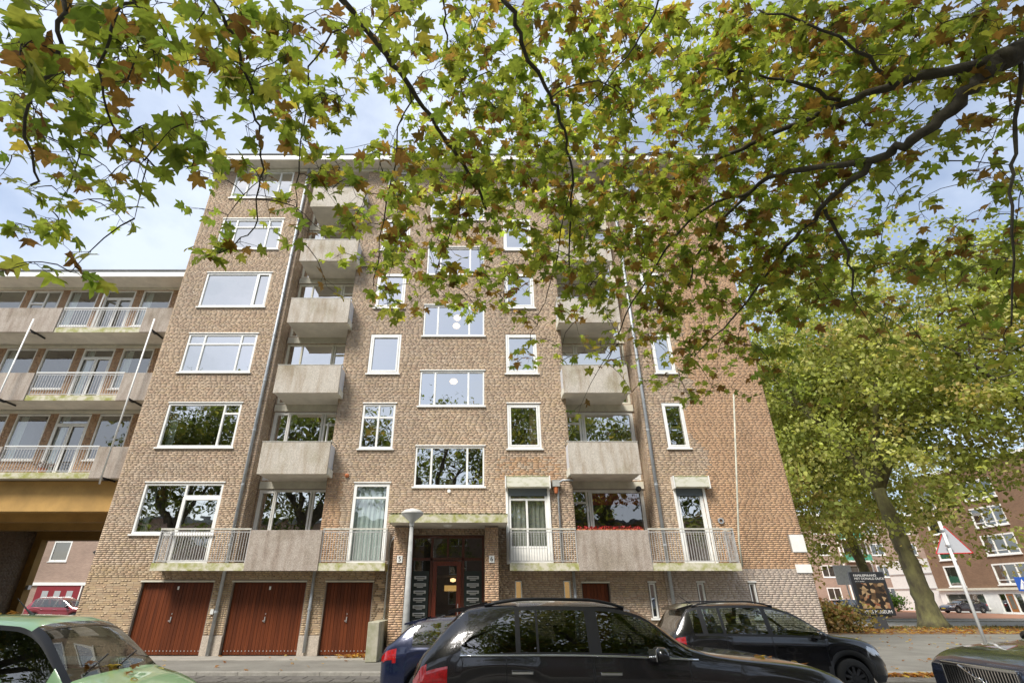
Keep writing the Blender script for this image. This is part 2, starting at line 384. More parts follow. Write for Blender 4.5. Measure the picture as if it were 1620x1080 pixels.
# ground floor front (below the recess the wall runs flush)
holesG = [(a, b, 0, 2.08) for a, b in GAR]
allL = [h for h in holesL] + holesG
wall = MB()
holes_sheet(wall, PF, XL, LB, 0, ZT, [h for h in holesL] + [(GAR[0][0], GAR[0][1], 0, 2.08)] + [(-8.27, LB, 0, 2.08)] * 0, M_MORTAR)
holes_sheet(wall, PF, LB, CL, 0, 2.42, [(max(GAR[1][0], LB), min(GAR[1][1], CL), 0, 2.08)], M_MORTAR)
holes_sheet(wall, PF, CL, CRT, 0, ZT, holesC + [(GAR[2][0], GAR[2][1], 0, 2.08)], M_MORTAR)
holesRG = [(3.22, 4.12, 0, 2.06)] 
slh = [(a, b, 1.05, 2.05) for a, b in SLITS]
holes_sheet(wall, PF, CRT, RB, 0, 2.42, holesRG + [slh[0]], M_MORTAR)
holes_sheet(wall, PF, RB, XR, 0, ZT, holesR + slh[1:], M_MORTAR)
# recess returns, back walls, ledge at first floor, sides and back
RWIN = []
for (a, b, sgn) in ((LB, CL, 1), (CRT, RB, -1)):
    hs = []
    for k in range(6):
        z0 = 3.42 + FL * k; z1 = 5.19 + FL * k
        if sgn > 0: hs.append((a + .08, b, z0 if k == 0 else z0 - .9, z1))
        else: hs.append((a, b - .1, z0 if k == 0 else z0 - .9, z1))
    RWIN.append((a, b, sgn, hs))
    holes_sheet(wall, lambda u, z, d: (u, DR + d, z), a, b, 2.42, ZT, hs, M_MORTAR)
    wall.poly([(a, D, 2.42), (b, D, 2.42), (b, DR, 2.42), (a, DR, 2.42)], M_MORTAR)
    wall.poly([(a, D, 2.42), (a, DR, 2.42), (a, DR, ZT), (a, D, ZT)], M_MORTAR)
    wall.poly([(b, D, 2.42), (b, DR, 2.42), (b, DR, ZT), (b, D, ZT)], M_MORTAR)
YB = 30.0
wall.poly([(XL, D, 0), (XL, YB, 0), (XL, YB, ZT), (XL, D, ZT)], M_MORTAR)
wall.poly([(XR, D, 0), (XR, YB, 0), (XR, YB, ZT), (XR, D, ZT)], M_MORTAR)
wall.poly([(XL, YB, 0), (XR, YB, 0), (XR, YB, ZT), (XL, YB, ZT)], M_MORTAR)
wall.build('wall', M_MORTAR, apt)
# bricks ---------------------------------------------------------------
def zoneF(c, u, z):
    c = c.copy()
    m = (u > 7.9 + .35 * np.sin(z * 2.3)) & (z > 2.42); c[m] = (.6 * c[m] + .4 * np.array((.46, .29, .17))) * np.array((1.06, .95, .84))
    m = (u > 6) & (z < 2.42); c[m] = c[m] * .5 + np.array((.50, .45, .41)) * .5
    m = (u < -3) & (z < 2.6); c[m] = c[m] * np.array((.95, .93, .84))
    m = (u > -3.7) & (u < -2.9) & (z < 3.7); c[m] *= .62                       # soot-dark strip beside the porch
    m = (np.abs(u - 1.6) < 1.1) & (z > 5.4) & (z < 6.2) & (nrg.random(len(u)) < .6); c[m] *= np.array((1.04, .88, .74))
    m = (np.abs(u + 5.35) < .3) & (z > 2.6) & (z < 5.6); c[m] *= np.array((1.0, .86, .74))
    for h in holesL + holesC + holesR:
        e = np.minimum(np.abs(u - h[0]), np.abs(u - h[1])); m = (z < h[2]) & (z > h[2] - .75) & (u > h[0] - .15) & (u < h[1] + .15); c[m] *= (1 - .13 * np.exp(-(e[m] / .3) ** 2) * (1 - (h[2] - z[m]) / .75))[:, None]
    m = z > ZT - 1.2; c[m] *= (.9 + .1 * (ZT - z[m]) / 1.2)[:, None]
    return c
sets = [(XL, LB, 0, ZT, holesL + [(GAR[0][0] - .02, GAR[0][1] + .02, 0, 2.13), (GAR[0][1] - .01, LB, 0, .55), (XL, XL, 0, 0)]),
        (LB, CL, 0, 2.42, [(-8.29, -5.85, 0, 2.13), (LB, CL, 0, .55)]),
        (CL, CRT, 0, ZT, holesC + [(GAR[2][0] - .02, GAR[2][1] + .02, 0, 2.13), (CL, -5.2, 0, .55), (-3.68, -3.2, 0, .55)]),
        (CRT, RB, 0, 2.42, [(3.2, 4.14, 0, 2.08), (5.38, 5.66, 1.0, 2.1)]),
        (RB, XR, 0, ZT, holesR + [(a - .03, b + .03, 1.0, 2.1) for a, b in SLITS[1:]] + [(XR - .45, XR, 2.36, 2.62), (XR - .5, XR, 3.0, 3.55)])]
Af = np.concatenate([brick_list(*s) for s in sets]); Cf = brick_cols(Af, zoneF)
# the bricks that show largest stay separate objects: low on the left pier, by the first garage and round the porch
full = (Af[:, 1] - Af[:, 0] > .2)
cand = np.where(full & (Af[:, 2] < 2.2) & (((Af[:, 0] > XL) & (Af[:, 1] < -11.2)) | ((Af[:, 0] > -8.95) & (Af[:, 1] < -3.2))))[0][:300]
sel = np.zeros(len(Af), bool); sel[cand] = True
o = inst('bricks', brick_mesh(Af[~sel], PFn, Cf[~sel], 'bricks'), apt); tag(o, kind='stuff')
bvar = []
for q in range(12):
    b = MB(); b.box(0, 1, -.005, .004, 0, 1); me = b.mesh('brick', M_BRICK); one_color(me, Cf[cand[rnd.randrange(len(cand))]]); bvar.append(me)
for i in cand:
    a = Af[i]; inst('brick', bvar[rnd.randrange(12)], apt, (a[0], D, a[2]), (0, 0, 0), (a[1] - a[0], 1 + rnd.random() * .3, a[3] - a[2]))
for (a, b, sgn, hs) in RWIN:
    A = brick_list(a, b, 2.5, ZT, hs)
    o = inst('recess_bricks', brick_mesh(A, lambda u, z, d: (u, DR + d, z), brick_cols(A), 'recess_bricks'), apt); tag(o, kind='stuff')
    A = brick_list(D + .01, DR, 2.5, ZT, [])
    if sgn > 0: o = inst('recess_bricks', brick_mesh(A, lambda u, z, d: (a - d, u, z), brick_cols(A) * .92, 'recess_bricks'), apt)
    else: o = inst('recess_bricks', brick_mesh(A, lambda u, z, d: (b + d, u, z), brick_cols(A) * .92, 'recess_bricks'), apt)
    tag(o, kind='stuff')
A = brick_list(D, D + 8, 0, ZT, []); o = inst('side_bricks', brick_mesh(A, lambda u, z, d: (XR - d, u, z), brick_cols(A), 'side_bricks'), apt); tag(o, kind='stuff')
A = brick_list(D, D + 11, 0, ZT, []); o = inst('side_bricks', brick_mesh(A, lambda u, z, d: (XL + d, u, z), brick_cols(A), 'side_bricks'), apt); tag(o, kind='stuff')
# corner stones on the right edge
boxo('corner_stone', XR - .45, XR + .02, D - .03, D + .4, 3.0, 3.55, M_WHITE, apt)
boxo('corner_stone', XR - .5, XR + .02, D - .03, D + .4, 2.36, 2.62, M_WHITE, apt)
# plinth stones between the garages
for (a, b) in ((-8.92, -8.27), (-5.87, -5.2), (-3.67, -3.22)):
    boxo('plinth_stone', a + .01, b - .01, D - .03, D + .1, 0, .55, M_BASE, apt, bevel=.01)
# roof: overhanging slab, fascia, gutter line
boxo('roof_slab', XL - .35, XR + .45, 17.87, YB + .2, ZT, ZT + .24, M_SOFFIT, apt)
boxo('fascia', XL - .37, XR + .47, 17.83, 17.868, ZT + .01, ZT + .30, M_WHITE, apt)
boxo('roof_edge', XL - .4, XR + .5, 17.79, YB + .2, ZT + .301, ZT + .36, M_ROOF, apt)
boxo('eaves_moulding', XL, XR, D - .09, D - .012, ZT - .16, ZT - .002, M_LINTEL, apt)
# rooms behind the glass
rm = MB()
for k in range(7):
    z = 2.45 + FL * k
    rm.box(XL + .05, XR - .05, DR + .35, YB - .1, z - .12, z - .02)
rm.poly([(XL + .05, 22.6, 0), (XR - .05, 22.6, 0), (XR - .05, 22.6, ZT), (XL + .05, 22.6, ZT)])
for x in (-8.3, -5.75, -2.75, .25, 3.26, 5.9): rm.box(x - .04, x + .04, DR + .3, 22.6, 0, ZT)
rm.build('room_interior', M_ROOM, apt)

# windows --------------------------------------------------------------
def bar(b, x0, x1, z0, z1, y0, y1): b.box(x0, x1, y0, y1, z0, z1)
def window(parent, x0, x1, z0, z1, y, mull=(), trans=(), fw=.07, sill=True, head=True, wm=M_WHITE, glass=None, name='window', proud=.02, sash=(), curtain=None):
    """frame mesh with panes, sill and head strip as sub-parts. mull: [(x, z0, z1)], trans: [(z, x0, x1)]"""
    b = MB(); y0, y1 = y - proud, y + .07
    bar(b, x0 - .02, x1 + .02, z1 - fw, z1 + .015, y0, y1); bar(b, x0 - .02, x1 + .02, z0 - .01, z0 + fw, y0, y1)
    bar(b, x0 - .02, x0 + fw, z0 + fw, z1 - fw, y0, y1); bar(b, x1 - fw, x1 + .02, z0 + fw, z1 - fw, y0, y1)
    for (x, a, c) in mull: bar(b, x - .035, x + .035, a, c, y0 + .004, y1 - .004)
    for (z, a, c) in trans: bar(b, a, c, z - .035, z + .035, y0 + .007, y1 - .007)
    for (a, c, e, f_) in sash:     # opening light with its own thick frame
        for q in ((a, c, f_ - .06, f_), (a, c, e, e + .06), (a, a + .06, e + .06, f_ - .06), (c - .06, c, e + .06, f_ - .06)): bar(b, *q, y0 - .012, y0 + .03)
    w = b.build(name, wm, parent, bevel=.006)
    g = MB(); g.poly([(x0 + .03, y + .035, z0 + .03), (x1 - .03, y + .035, z0 + .03), (x1 - .03, y + .035, z1 - .03), (x0 + .03, y + .035, z1 - .03)])
    g.build('pane', glass or M_GLASS, w)
    if sill:
        s = MB(); s.box(x0 - .07, x1 + .06, y - .085, y + .02, z0 - .065, z0 - .012); s.build('sill', wm, w, bevel=.004)
    if head:
        s = MB(); s.box(x0 - .03, x1 + .05, y - .06, y - .012, z1 + .022, z1 + .06); s.build('head_strip', wm, w)
    if curtain:
        for (a, c, m, amp, dy) in curtain:
            cb = MB(); n = max(8, int((c - a) / .035)); pts = []
            for i in range(n + 1):
                x = a + (c - a) * i / n; pts.append((x, y + dy + amp * math.sin(i * 1.3) + .3 * amp * math.sin(i * 3.1)))
            for p, q in zip(pts[:-1], pts[1:]): cb.poly([(p[0], p[1], z0 + .05), (q[0], q[1], z0 + .05), (q[0], q[1], z1 - .05), (p[0], p[1], z1 - .05)])
            cb.build('curtain', m, w, smooth=True)
    return w
YW = D + .02
xl, xr = -12.13, -9.32
# left column, ground up: each one divided as in the photograph
w = window(apt, xl, xr, SILL[0], TOPW[0], YW, mull=[(-10.62, SILL[0], TOPW[0])], curtain=[(-12.0, -11.75, M_CURT, .03, .2)], trans=[(4.83, -10.6, xr)])
b = MB(); y0 = YW - .03
for q in ((-10.66, -10.55, 2.6, 4.8), (-9.42, -9.30, 2.6, 4.8), (-10.55, -9.42, 4.70, 4.8), (-10.55, -9.42, 2.6, 2.75)): b.box(q[0], q[1], y0, y0 + .09, q[2], q[3])
dw = b.build('balcony_door', M_WHITE, apt, bevel=.006); g = MB(); g.poly([(-10.6, y0 + .04, 2.7), (-9.4, y0 + .04, 2.7), (-9.4, y0 + .04, 4.75), (-10.6, y0 + .04, 4.75)]); g.build('pane', M_GLASS, dw)
window(apt, xl, xr, SILL[1], TOPW[1], YW, mull=[(-9.95, SILL[1], TOPW[1])], trans=[(SILL[1] + 1.3, -9.95, xr)], curtain=[(-12.0, -11.7, M_CURT, .03, .2)])
window(apt, xl, xr, SILL[2], TOPW[2], YW, mull=[(-11.45, SILL[2], TOPW[2]), (-9.95, SILL[2], TOPW[2])], trans=[(SILL[2] + 1.25, xl, xr)])
window(apt, xl, xr, SILL[3], TOPW[3], YW, mull=[(-9.9, SILL[3], TOPW[3])], sash=[(-9.87, xr - .03, SILL[3] + .03, TOPW[3] - .03)])
window(apt, xl, xr, SILL[4], TOPW[4], YW, mull=[(-11.45, SILL[4], TOPW[4]), (-9.95, SILL[4], TOPW[4])], trans=[(SILL[4] + 1.25, xl, xr)])
window(apt, xl, xr, SILL[5], TOPW[5] - .05, YW, mull=[(-11.45, SILL[5], TOPW[5]), (-9.95, SILL[5], TOPW[5])])
# small windows either side of the stair
for k in range(5):
    z0, z1 = 6.54 + FL * k, 8.27 + FL * k
    if k == 0: window(apt, -4.64, -3.4, z0, z1, YW, mull=[(-4.02, z0, z1)], trans=[(z0 + 1.2, -4.64, -3.4)])
    else: window(apt, -4.64, -3.4, z0, z1, YW, sash=[(-4.56, -3.48, z0 + .08, z1 - .08)], head=False)
    cur = [(1.72, 1.95, mat('striped_curtain', (.55, .2, .12), .9, col2=(.7, .62, .5), scale=6, stretch=(1, 1, 2)), .015, .12)] if k == 0 else None
    window(apt, .88, 2.13, z0, z1, YW, sash=[(.96, 2.05, z0 + .08, z1 - .08)], head=(k == 0), curtain=cur)
    window(apt, 6.82, 7.62, z0 + .02, z1 + .04, YW, sash=[(6.88, 7.56, z0 + .08, z1 - .02)], head=False)
for k, z in enumerate(STZ):
    w = window(apt, -2.52, 0, z, z + 1.44, YW, mull=[(-1.93, z, z + 1.44), (-.62, z, z + 1.44)], fw=.055)
    if k == 0:
        for q in (-1.55, -1.2):
            vb = MB(); vb.lathe([(.0, 0), (.05, 0), (.09, .1), (.045, .2), (.06, .24)], (q, YW + .2, z + .06), seg=12); vb.build('vase', M_CURT, w, smooth=True)
    for (lx, lz) in {1: [(-1.25, 1.3)], 2: [(-1.2, .85), (-1.17, 1.25)]}.get(k, []):
        lm = MB(); lm.lathe([(.001, .10), (.12, .09), (.17, 0), (.12, -.08), (.001, -.1)], (lx, YW + .7, z + lz), seg=14); lm.build('stair_lamp', M_LAMP, w, smooth=True)
# first-floor French doors
w = window(apt, -4.64, -3.38, 2.62, 5.27, YW, glass=M_WGL, trans=[(4.78, -4.64, -3.38)], fw=.1, sill=False, curtain=[(-4.55, -3.47, M_CURT, .035, .16)])
def roller(x0, x1, x0d, x1d, zt):
    b = MB(); b.box(x0 + .03, x1 - .03, D - .27, D - .01, zt - .36, zt - .012); bx = b.build('shutter_box', mat('shutter_box_weathered', (.62, .60, .50), .6, col2=(.40, .40, .24), scale=4, stretch=(1, 1, 2), lo=.3, hi=.52), apt, bevel=.02)
    for xa in (x0, x1 - .032): boxo('end_plate', xa, xa + .032, D - .3, D - .01, zt - .4, zt + .03, M_WHITE, bx)
    mb = MB(); mb.box(x0 + .035, x1 - .035, D - .26, D - .012, zt - .011, zt + .012)
    for i in range(90):
        x = rnd.uniform(x0 + .04, x1 - .07); y = rnd.uniform(D - .26, D - .06); h = rnd.uniform(.02, .07); mb.box(x, x + rnd.uniform(.02, .06), y, y + .04, zt + .0, zt + h)
    mb.build('moss', M_MOSS, bx)
    for xa in (x0d - .1, x1d + .02): boxo('shutter_guide', xa, xa + .08, D - .055, D + .02, 2.62, zt - .36, M_WHITE, bx)
    boxo('shutter_slat', x0d, x1d, D - .03, D + .0, zt - .62, zt - .36, mat('shutter_grey', (.12, .14, .15), .6), bx)
roller(.74, 2.34, .86, 2.22, 5.46); roller(6.70, 7.98, 6.82, 7.74, 5.46)
w = window(apt, .84, 2.24, 2.62, 5.0, YW, glass=M_WGL, mull=[(1.5, 2.62, 4.72)], trans=[(4.72, .84, 2.24), (3.15, .84, 2.24)], fw=.1, sill=False, head=False, curtain=[(.94, 2.14, M_CURTG, .03, .14)])
boxo('door_panel', .95, 1.46, YW - .005, YW + .03, 2.72, 3.11, M_WHITE, w); boxo('door_panel', 1.54, 2.13, YW - .005, YW + .03, 2.72, 3.11, M_WHITE, w)
window(apt, 6.80, 7.74, 2.62, 5.0, YW, fw=.1, sill=False, head=False)
# recess windows and lintels
for (a, b_, sgn, hs) in RWIN:
    for k, (x0, x1, z0, z1) in enumerate(hs):
        y = DR + .03
        boxo('lintel_panel', a + (.05 if sgn > 0 else .0), b_ - (.0 if sgn > 0 else .05), DR - .05, DR - .012, z1 + .03, z1 + .29, M_LINTEL, apt)
        fm = M_WHITE if k in (0, 1) else mat('cream_frame_paint', (.66, .63, .5), .5)
        if sgn > 0: window(apt, x0, x1, z0, z1, y, mull=[(x0 + .62, z0, z1), (x0 + 1.92, z0, z1), (x0 + 2.02, z0, z1)], trans=[] if k == 0 else [(z1 - .5, x0 + 2.0, x1)], sill=False, head=False, wm=fm, sash=[(x0 + .07, x0 + .6, z0 + .06, z1 - .06)] if k < 2 else [])
        else: window(apt, x0, x1, z0, z1, y, mull=[(x0 + .62, z0, z1), (x0 + .72, z0, z1)], trans=[(z1 - .46, x0, x0 + .65)], sill=False, head=False, wm=fm, glass=M_WGL if k == 0 else None, sash=[(x0 + .76, x1 - .06, z0 + .05, z1 - .05)] if k < 2 else [])
        if k == 0 and sgn < 0:
            boxo('red_blind', x0 + .8, x1 - .12, y + .1, y + .12, z1 - .52, z1 - .1, mat('red_cloth', (.35, .045, .02), .8, var=.2, scale=8), apt)
        if k == 1 and sgn > 0:   # casement standing open
            bb = MB(); Mx = Matrix.Translation((x1 - .12, y - .04, 0)) @ Matrix.Rotation(R_(62), 4, 'Z')
            for q in ((-.5, 0, z1 - .62, z1 - .55), (-.5, 0, z0 + .1, z0 + .17), (-.5, -.43, z0 + .1, z1 - .55), (-.07, 0, z0 + .1, z1 - .55)): bb.box(q[0], q[1], -.02, .03, q[2], q[3], M=Mx)
            bb.build('open_casement', M_WHITE, apt)

# balconies -------------------------------------------------------------
YBF = 17.85
for side in (-1, 1):
    for k in range(5):
        z0 = 5.47 + FL * k
        x0, x1 = (-7.95, -5.5) if side < 0 else (3.0, 5.5)
        sb = MB(); sb.box(x0 + .03, x1 - .03, YBF + .012, DR - .02, z0 + .012, z0 + .2)
        bal = sb.build('balcony', M_SOFFIT, apt)
        pb = MB(); pb.box(x0, x1, YBF, YBF + .07, z0, z0 + 1.14); pb.build('parapet_panel', M_PEB, bal, bevel=.008)
        xs = x1 if side < 0 else x0
        pl = MB(); pl.box(xs - .045, xs - .012, YBF + .075, D + .0, z0 + .26, z0 + 1.1) if side < 0 else pl.box(xs + .012, xs + .045, YBF + .075, D + .0, z0 + .26, z0 + 1.1)
        pl.build('side_screen', mat('pale_grey_screen', (.58, .60, .63), .5, var=.06), bal)
        cb = MB()
        cb.box(xs - .06, xs + .025, YBF + .075, D - .015, z0 - .012, z0 + .24) if side < 0 else cb.box(xs - .025, xs + .06, YBF + .075, D - .015, z0 - .012, z0 + .24)
        cb.build('slab_edge', mat('mossy_white', (.66, .64, .55), .8, col2=(.30, .29, .16), scale=4, lo=.3, hi=.5), bal)
        rb = MB(); rb.box(x0 - .01, x1 + .01, YBF - .01, YBF + .085, z0 + 1.145, z0 + 1.165)
        rb.tube([(xs, YBF + .03, z0 + 1.2), (xs, D - .01, z0 + 1.2)], .022, 6); rb.build('coping', M_RAILTOP, bal)
# first-floor long balconies: railing | concrete panel | railing
Y1F = 17.8
M_SLABEDGE = mat('mossy_slab_edge', (.58, .54, .42), .85, col2=(.30, .30, .08), scale=3.5, lo=.38, hi=.6, stretch=(1, 1, 1.2), bump=.2)
barm = MB(); barm.box(-.008, .008, -.008, .008, 0, 1); barme = barm.mesh('bar', M_STEEL)
def railing(parent, p0, p1, z0, z1, posts=True, top=M_RAILTOP, step=.085):
    p0, p1 = Vector((*p0, 0)), Vector((*p1, 0)); L = (p1 - p0).length; a = math.atan2(p1.y - p0.y, p1.x - p0.x)
    b = MB(); Mx = Matrix.Translation(p0) @ Matrix.Rotation(a, 4, 'Z')
    b.box(-.02, L + .02, -.03, .03, z1 - .02, z1 + .025, top, Mx); b.box(0, L, -.012, .012, z0 + .05, z0 + .075, M_STEEL, Mx); b.box(0, L, -.012, .012, z1 - .1, z1 - .075, M_STEEL, Mx)
    for q in (0, L): b.box(q - .018, q + .018, -.018, .018, z0 - .02, z1, M_STEEL, Mx)
    r = b.build('railing', M_STEEL, parent)
    n = int(L / step)
    for i in range(1, n):
        p = p0.lerp(p1, i / n); inst('bar', barme, r, (p.x, p.y, z0 + .07), (0, 0, a), (1, 1, z1 - z0 - .16))
    return r
for (segs) in ([('r', -10.74, -7.72), ('c', -7.72, -5.35), ('r', -5.35, -3.2)], [('r', .83, 3.05), ('c', 3.05, 5.42), ('r', 5.42, 8.28)]):
    xa, xb = segs[0][1], segs[-1][2]
    sb = MB(); sb.box(xa + .02, xb - .02, Y1F + .03, D - .002, 2.43, 2.61); bal = sb.build('long_balcony', M_SOFFIT, apt)
    for (t, a, c) in segs:
        if t == 'r':
            boxo('slab_edge', a, c, Y1F, Y1F + .028, 2.395, 2.625, M_SLABEDGE, bal)
            railing(apt, (a + .03, Y1F + .05), (c - .03, Y1F + .05), 2.625, 3.66)
        else: boxo('parapet_panel', a, c, Y1F - .03, Y1F + .05, 2.39, 3.62, M_PEBD, bal, bevel=.008)
    for xe, s in ((xa, 1), (xb, -1)):
        boxo('slab_edge', min(xe, xe + s * .028), max(xe, xe + s * .028), Y1F + .03, D - .005, 2.397, 2.623, M_SLABEDGE, bal)
        if (xe, s) in ((-3.2, -1), (.83, 1)): boxo('side_screen', xe + s * .03 - .012, xe + s * .03 + .012, Y1F + .08, D - .03, 2.7, 3.62, mat('pale_grey_screen'), bal)
        else: railing(apt, (xe + s * .05, Y1F + .1), (xe + s * .05, D - .04), 2.625, 3.66)
# flower box with red flowers on the right parapet
fb = thing('flower_box', 'narrow box of small red flowers along the top of the concrete balcony panel', 'flowers', (4.2, Y1F + .12, 3.62))
boxo('trough', -1.1, 1.1, -.07, .07, -.04, .05, M_TERRA, fb)
b = MB()
for i in range(420):
    p = Vector((rnd.uniform(-1.1, 1.1), rnd.uniform(-.12, .06), rnd.uniform(.02, .13))); r = rnd.uniform(.015, .035)
    q = Matrix.Rotation(rnd.uniform(0, 6), 3, Vector((rnd.random(), rnd.random(), rnd.random() + .1)).normalized())
    b.poly([p + q @ Vector((r, 0, 0)), p + q @ Vector((0, r, 0)), p + q @ Vector((-r, 0, 0)), p + q @ Vector((0, -r, 0))])
tag(b.build('petals', mat('red_petal', (.5, .015, .012), .6, col2=(.18, .02, .015), scale=20), fb), kind='stuff')

# drainpipes ------------------------------------------------------------
def pipe(pts, r=.05, name='drainpipe', m=M_ZINC):
    b = MB(); b.tube(pts, r, 10); z0, z1 = min(p[2] for p in pts), max(p[2] for p in pts)
    o = b.build(name, m, apt, smooth=True); z = z0 + 1.2
    p = pts[0] if len(pts) == 2 else None
    while p and z < z1 - .3:
        c = MB(); c.lathe([(r + .004, -.035), (r + .012, -.03), (r + .012, .03), (r + .004, .035)], (p[0], p[1], z), seg=10); c.box(p[0] - .02, p[0] + .02, p[1], D - .001, z - .02, z + .02); c.build('pipe_clip', m, o); z += 2.0
    return o
pipe([(-8.6, D - .09, 0.02), (-8.6, D - .09, 20.4)], .058); pipe([(6.12, D - .09, 0.02), (6.12, D - .09, 20.4)], .058)
pipe([(-5.62, D - .075, 0.1), (-5.62, D - .075, 2.42)], .05); pipe([(2.96, D - .075, 0.1), (2.96, D - .075, 2.42)], .05)
pipe([(3.14, D - .3, 5.33), (2.78, D - .3, 5.33), (2.66, D - .15, 5.28), (2.62, D - .075, 5.15), (2.62, D - .075, 2.6)], .035)
pipe([(-3.0, D - .2, 3.74), (-3.0, D - .2, 3.5), (-3.18, D - .08, 3.3), (-3.2, D - .08, 3.1), (-3.2, D - .08, 1.0)], .03)
b = MB(); b.tube([(8.3, 17.78, 2.5), (8.36, 17.78, 3.3), (9.32, 17.78, 8.4)], .03, 8); b.build('flagpole', mat('mossy_pole', (.40, .39, .31), .7, var=.2, scale=5), apt, smooth=True)
b = MB(); b.lathe([(.001, -.1), (.06, -.1), (.09, .1), (.001, .1)], (2.55, D - .1, 5.02), seg=12, m=M_TERRA); b.box(2.42, 2.68, D - .2, D - .012, 5.14, 5.36, M_CURTG); b.build('hanging_pot', M_TERRA, apt)
b = MB(); b.lathe([(.0, 0), (.09, 0), (.11, .1), (.08, .2), (.0, .2)], (5.72, DR - .12, 5.22), 'Y', 14); b.build('floodlight', M_BLACK, apt)
b = MB(); b.lathe([(.001, -.06), (.06, -.05), (.06, 0), (.001, 0)], (-1.25, D - .02, 5.0), 'Y', 12); b.build('wall_button', M_WHITE, apt)
b = MB(); b.lathe([(.001, -.09), (.07, -.05), (.08, 0), (.001, 0)], (-4.95, D - .02, 5.55), 'Y', 10); b.build('vent_cap', M_TERRA, apt)
b = MB(); b.lathe([(.06, -.02), (.1, -.02), (.1, .02), (.06, .02)], (8.2, D - .04, 4.0), 'Y', 14); b.build('wall_bracket', M_ZINC, apt)

# garage doors ----------------------------------------------------------
def garage(x0, x1, zt, plates=True, y=D + .10):
    n = round((x1 - x0) / .115); w = (x1 - x0 - .04) / n
    b = MB(); b.box(x0, x1, y + .03, y + .06, 0.02, zt); g = b.build('garage_door', M_DWOOD, apt)
    pm = MB(); pm.box(.004, w - .004, 0, .03, 0, 1); pm.v = [(x, yy + (0 if .006 < x < w - .006 or yy > .01 else 0), z) for x, yy, z in pm.v]
    pmes = [pm.mesh('plank', m_) for m_ in M_WOODS]
    for i in range(n): inst('plank', rnd.choice(pmes), g, (x0 + .02 + i * w, y + rnd.uniform(-.003, .003), .03), (0, 0, 0), (1, 1, zt - .05))
    boxo('lintel_strip', x0 - .04, x1 + .04, D - .05, D + .06, zt + .005, zt + .05, M_LINTEL, g)
    bm = MB()
    for i in range(n): bm.lathe([(.001, -.012), (.014, -.008), (.016, 0)], (x0 + .02 + (i + .5) * w, y - .002, .13), 'Y', 8)
    bm.build('bolts', M_ALU, g)
    hx = (x0 + x1) / 2; h = MB(); h.box(hx - .015, hx + .015, y - .03, y, .92, 1.08); h.box(hx - .06, hx + .01, y - .05, y - .03, .95, .975); h.box(hx - .012, hx + .012, y - .02, y, 1.14, 1.18); h.build('door_handle', M_ALU, g)
    if plates: boxo('number_plate', hx - .03, hx + .03, y - .008, y + .002, zt - .22, zt - .12, M_WHITE, g)
for i, (a, c) in enumerate(GAR): garage(a, c, 2.08, i < 2)
garage(3.24, 4.1, 2.05, False)
boxo('switch_box', -8.98 + .16, -8.72, D - .04, D - .01, 1.15, 1.3, M_WHITE, apt)
for (a, c) in SLITS:
    window(apt, a, c, 1.05, 2.05, D + .02, fw=.035, sill=True, head=True)
for x in (1.02, 2.62):
    w = window(apt, x, x + .22, .25, 2.12, D + .02, fw=.03, sill=False, head=False); boxo('lit_blind', x + .03, x + .19, D + .12, D + .14, .3, 2.1, M_WARM, w)

# entrance: porch slab on brick piers, glazed door, letter boxes ----------
cn = MB(); cn.box(-3.0, .72, 16.85, D - .002, 3.745, 3.95); can = cn.build('porch_canopy', M_SOFFIT, apt)
boxo('canopy_edge', -3.02, .74, 16.82, 16.848, 3.74, 3.985, M_SLABEDGE, can); boxo('canopy_edge', -3.02, -2.995, 16.85, D - .005, 3.741, 3.984, M_SLABEDGE, can); boxo('canopy_edge', .722, .74, 16.85, D - .005, 3.741, 3.984, M_SLABEDGE, can)
mb = MB()
for i in range(260):
    x = rnd.uniform(-3, .7); mb.box(x, x + rnd.uniform(.02, .08), 16.83, 16.9 + rnd.random() * .2, 3.94, 3.985 + rnd.random() * .05)
mb.build('moss', M_MOSS, can)
b = MB(); b.lathe([(.001, -.07), (.12, -.05), (.16, 0)], (-1.2, 17.5, 3.744), 'Z', 16); b.build('porch_light', M_WHITE, can, smooth=True)
for (a, c) in ((-2.93, -2.49), (.02, .46)):
    pb = MB(); pb.box(a + .008, c - .008, 17.6, D - .004, 0, 3.742); pr = pb.build('porch_pier', M_MORTAR, apt)
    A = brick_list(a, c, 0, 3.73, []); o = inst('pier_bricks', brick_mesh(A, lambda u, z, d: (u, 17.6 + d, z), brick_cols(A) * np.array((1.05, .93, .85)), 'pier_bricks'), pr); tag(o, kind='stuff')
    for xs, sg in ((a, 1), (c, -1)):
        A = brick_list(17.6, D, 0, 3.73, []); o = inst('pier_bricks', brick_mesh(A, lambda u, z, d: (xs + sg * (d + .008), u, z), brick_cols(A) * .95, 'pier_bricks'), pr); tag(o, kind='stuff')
for (x, s) in ((-2.70, '5'), (.24, '6')):
    pl = boxo('house_number', x - .085, x + .085, 17.565, 17.585, 2.62, 2.83, M_WHITE, apt); inst('numeral', text_mesh(s, .2, M_BLACK), pl, (x, 17.562, 2.725), (math.pi / 2, 0, 0))
ED = D + .12
b = MB()
for q in ((-2.49, -2.41, 0, 3.54), (-.08, 0, 0, 3.54), (-2.41, -.08, 3.44, 3.54), (-2.41, -.08, 2.74, 2.83), (-1.82, -1.73, 0, 3.44), (-.76, -.67, 0, 3.44), (-1.27, -1.2, 2.83, 3.44)): b.box(q[0], q[1], ED - .04, ED + .05, q[2], q[3])
ent = b.build('entrance_frame', M_DWOOD, apt, bevel=.006)
g = MB(); g.poly([(-2.45, ED + .02, 0), (-.04, ED + .02, 0), (-.04, ED + .02, 3.5), (-2.45, ED + .02, 3.5)]); g.build('pane', mat_glass('entrance_glass', (.5, .5, .45), .12), ent)
b = MB()
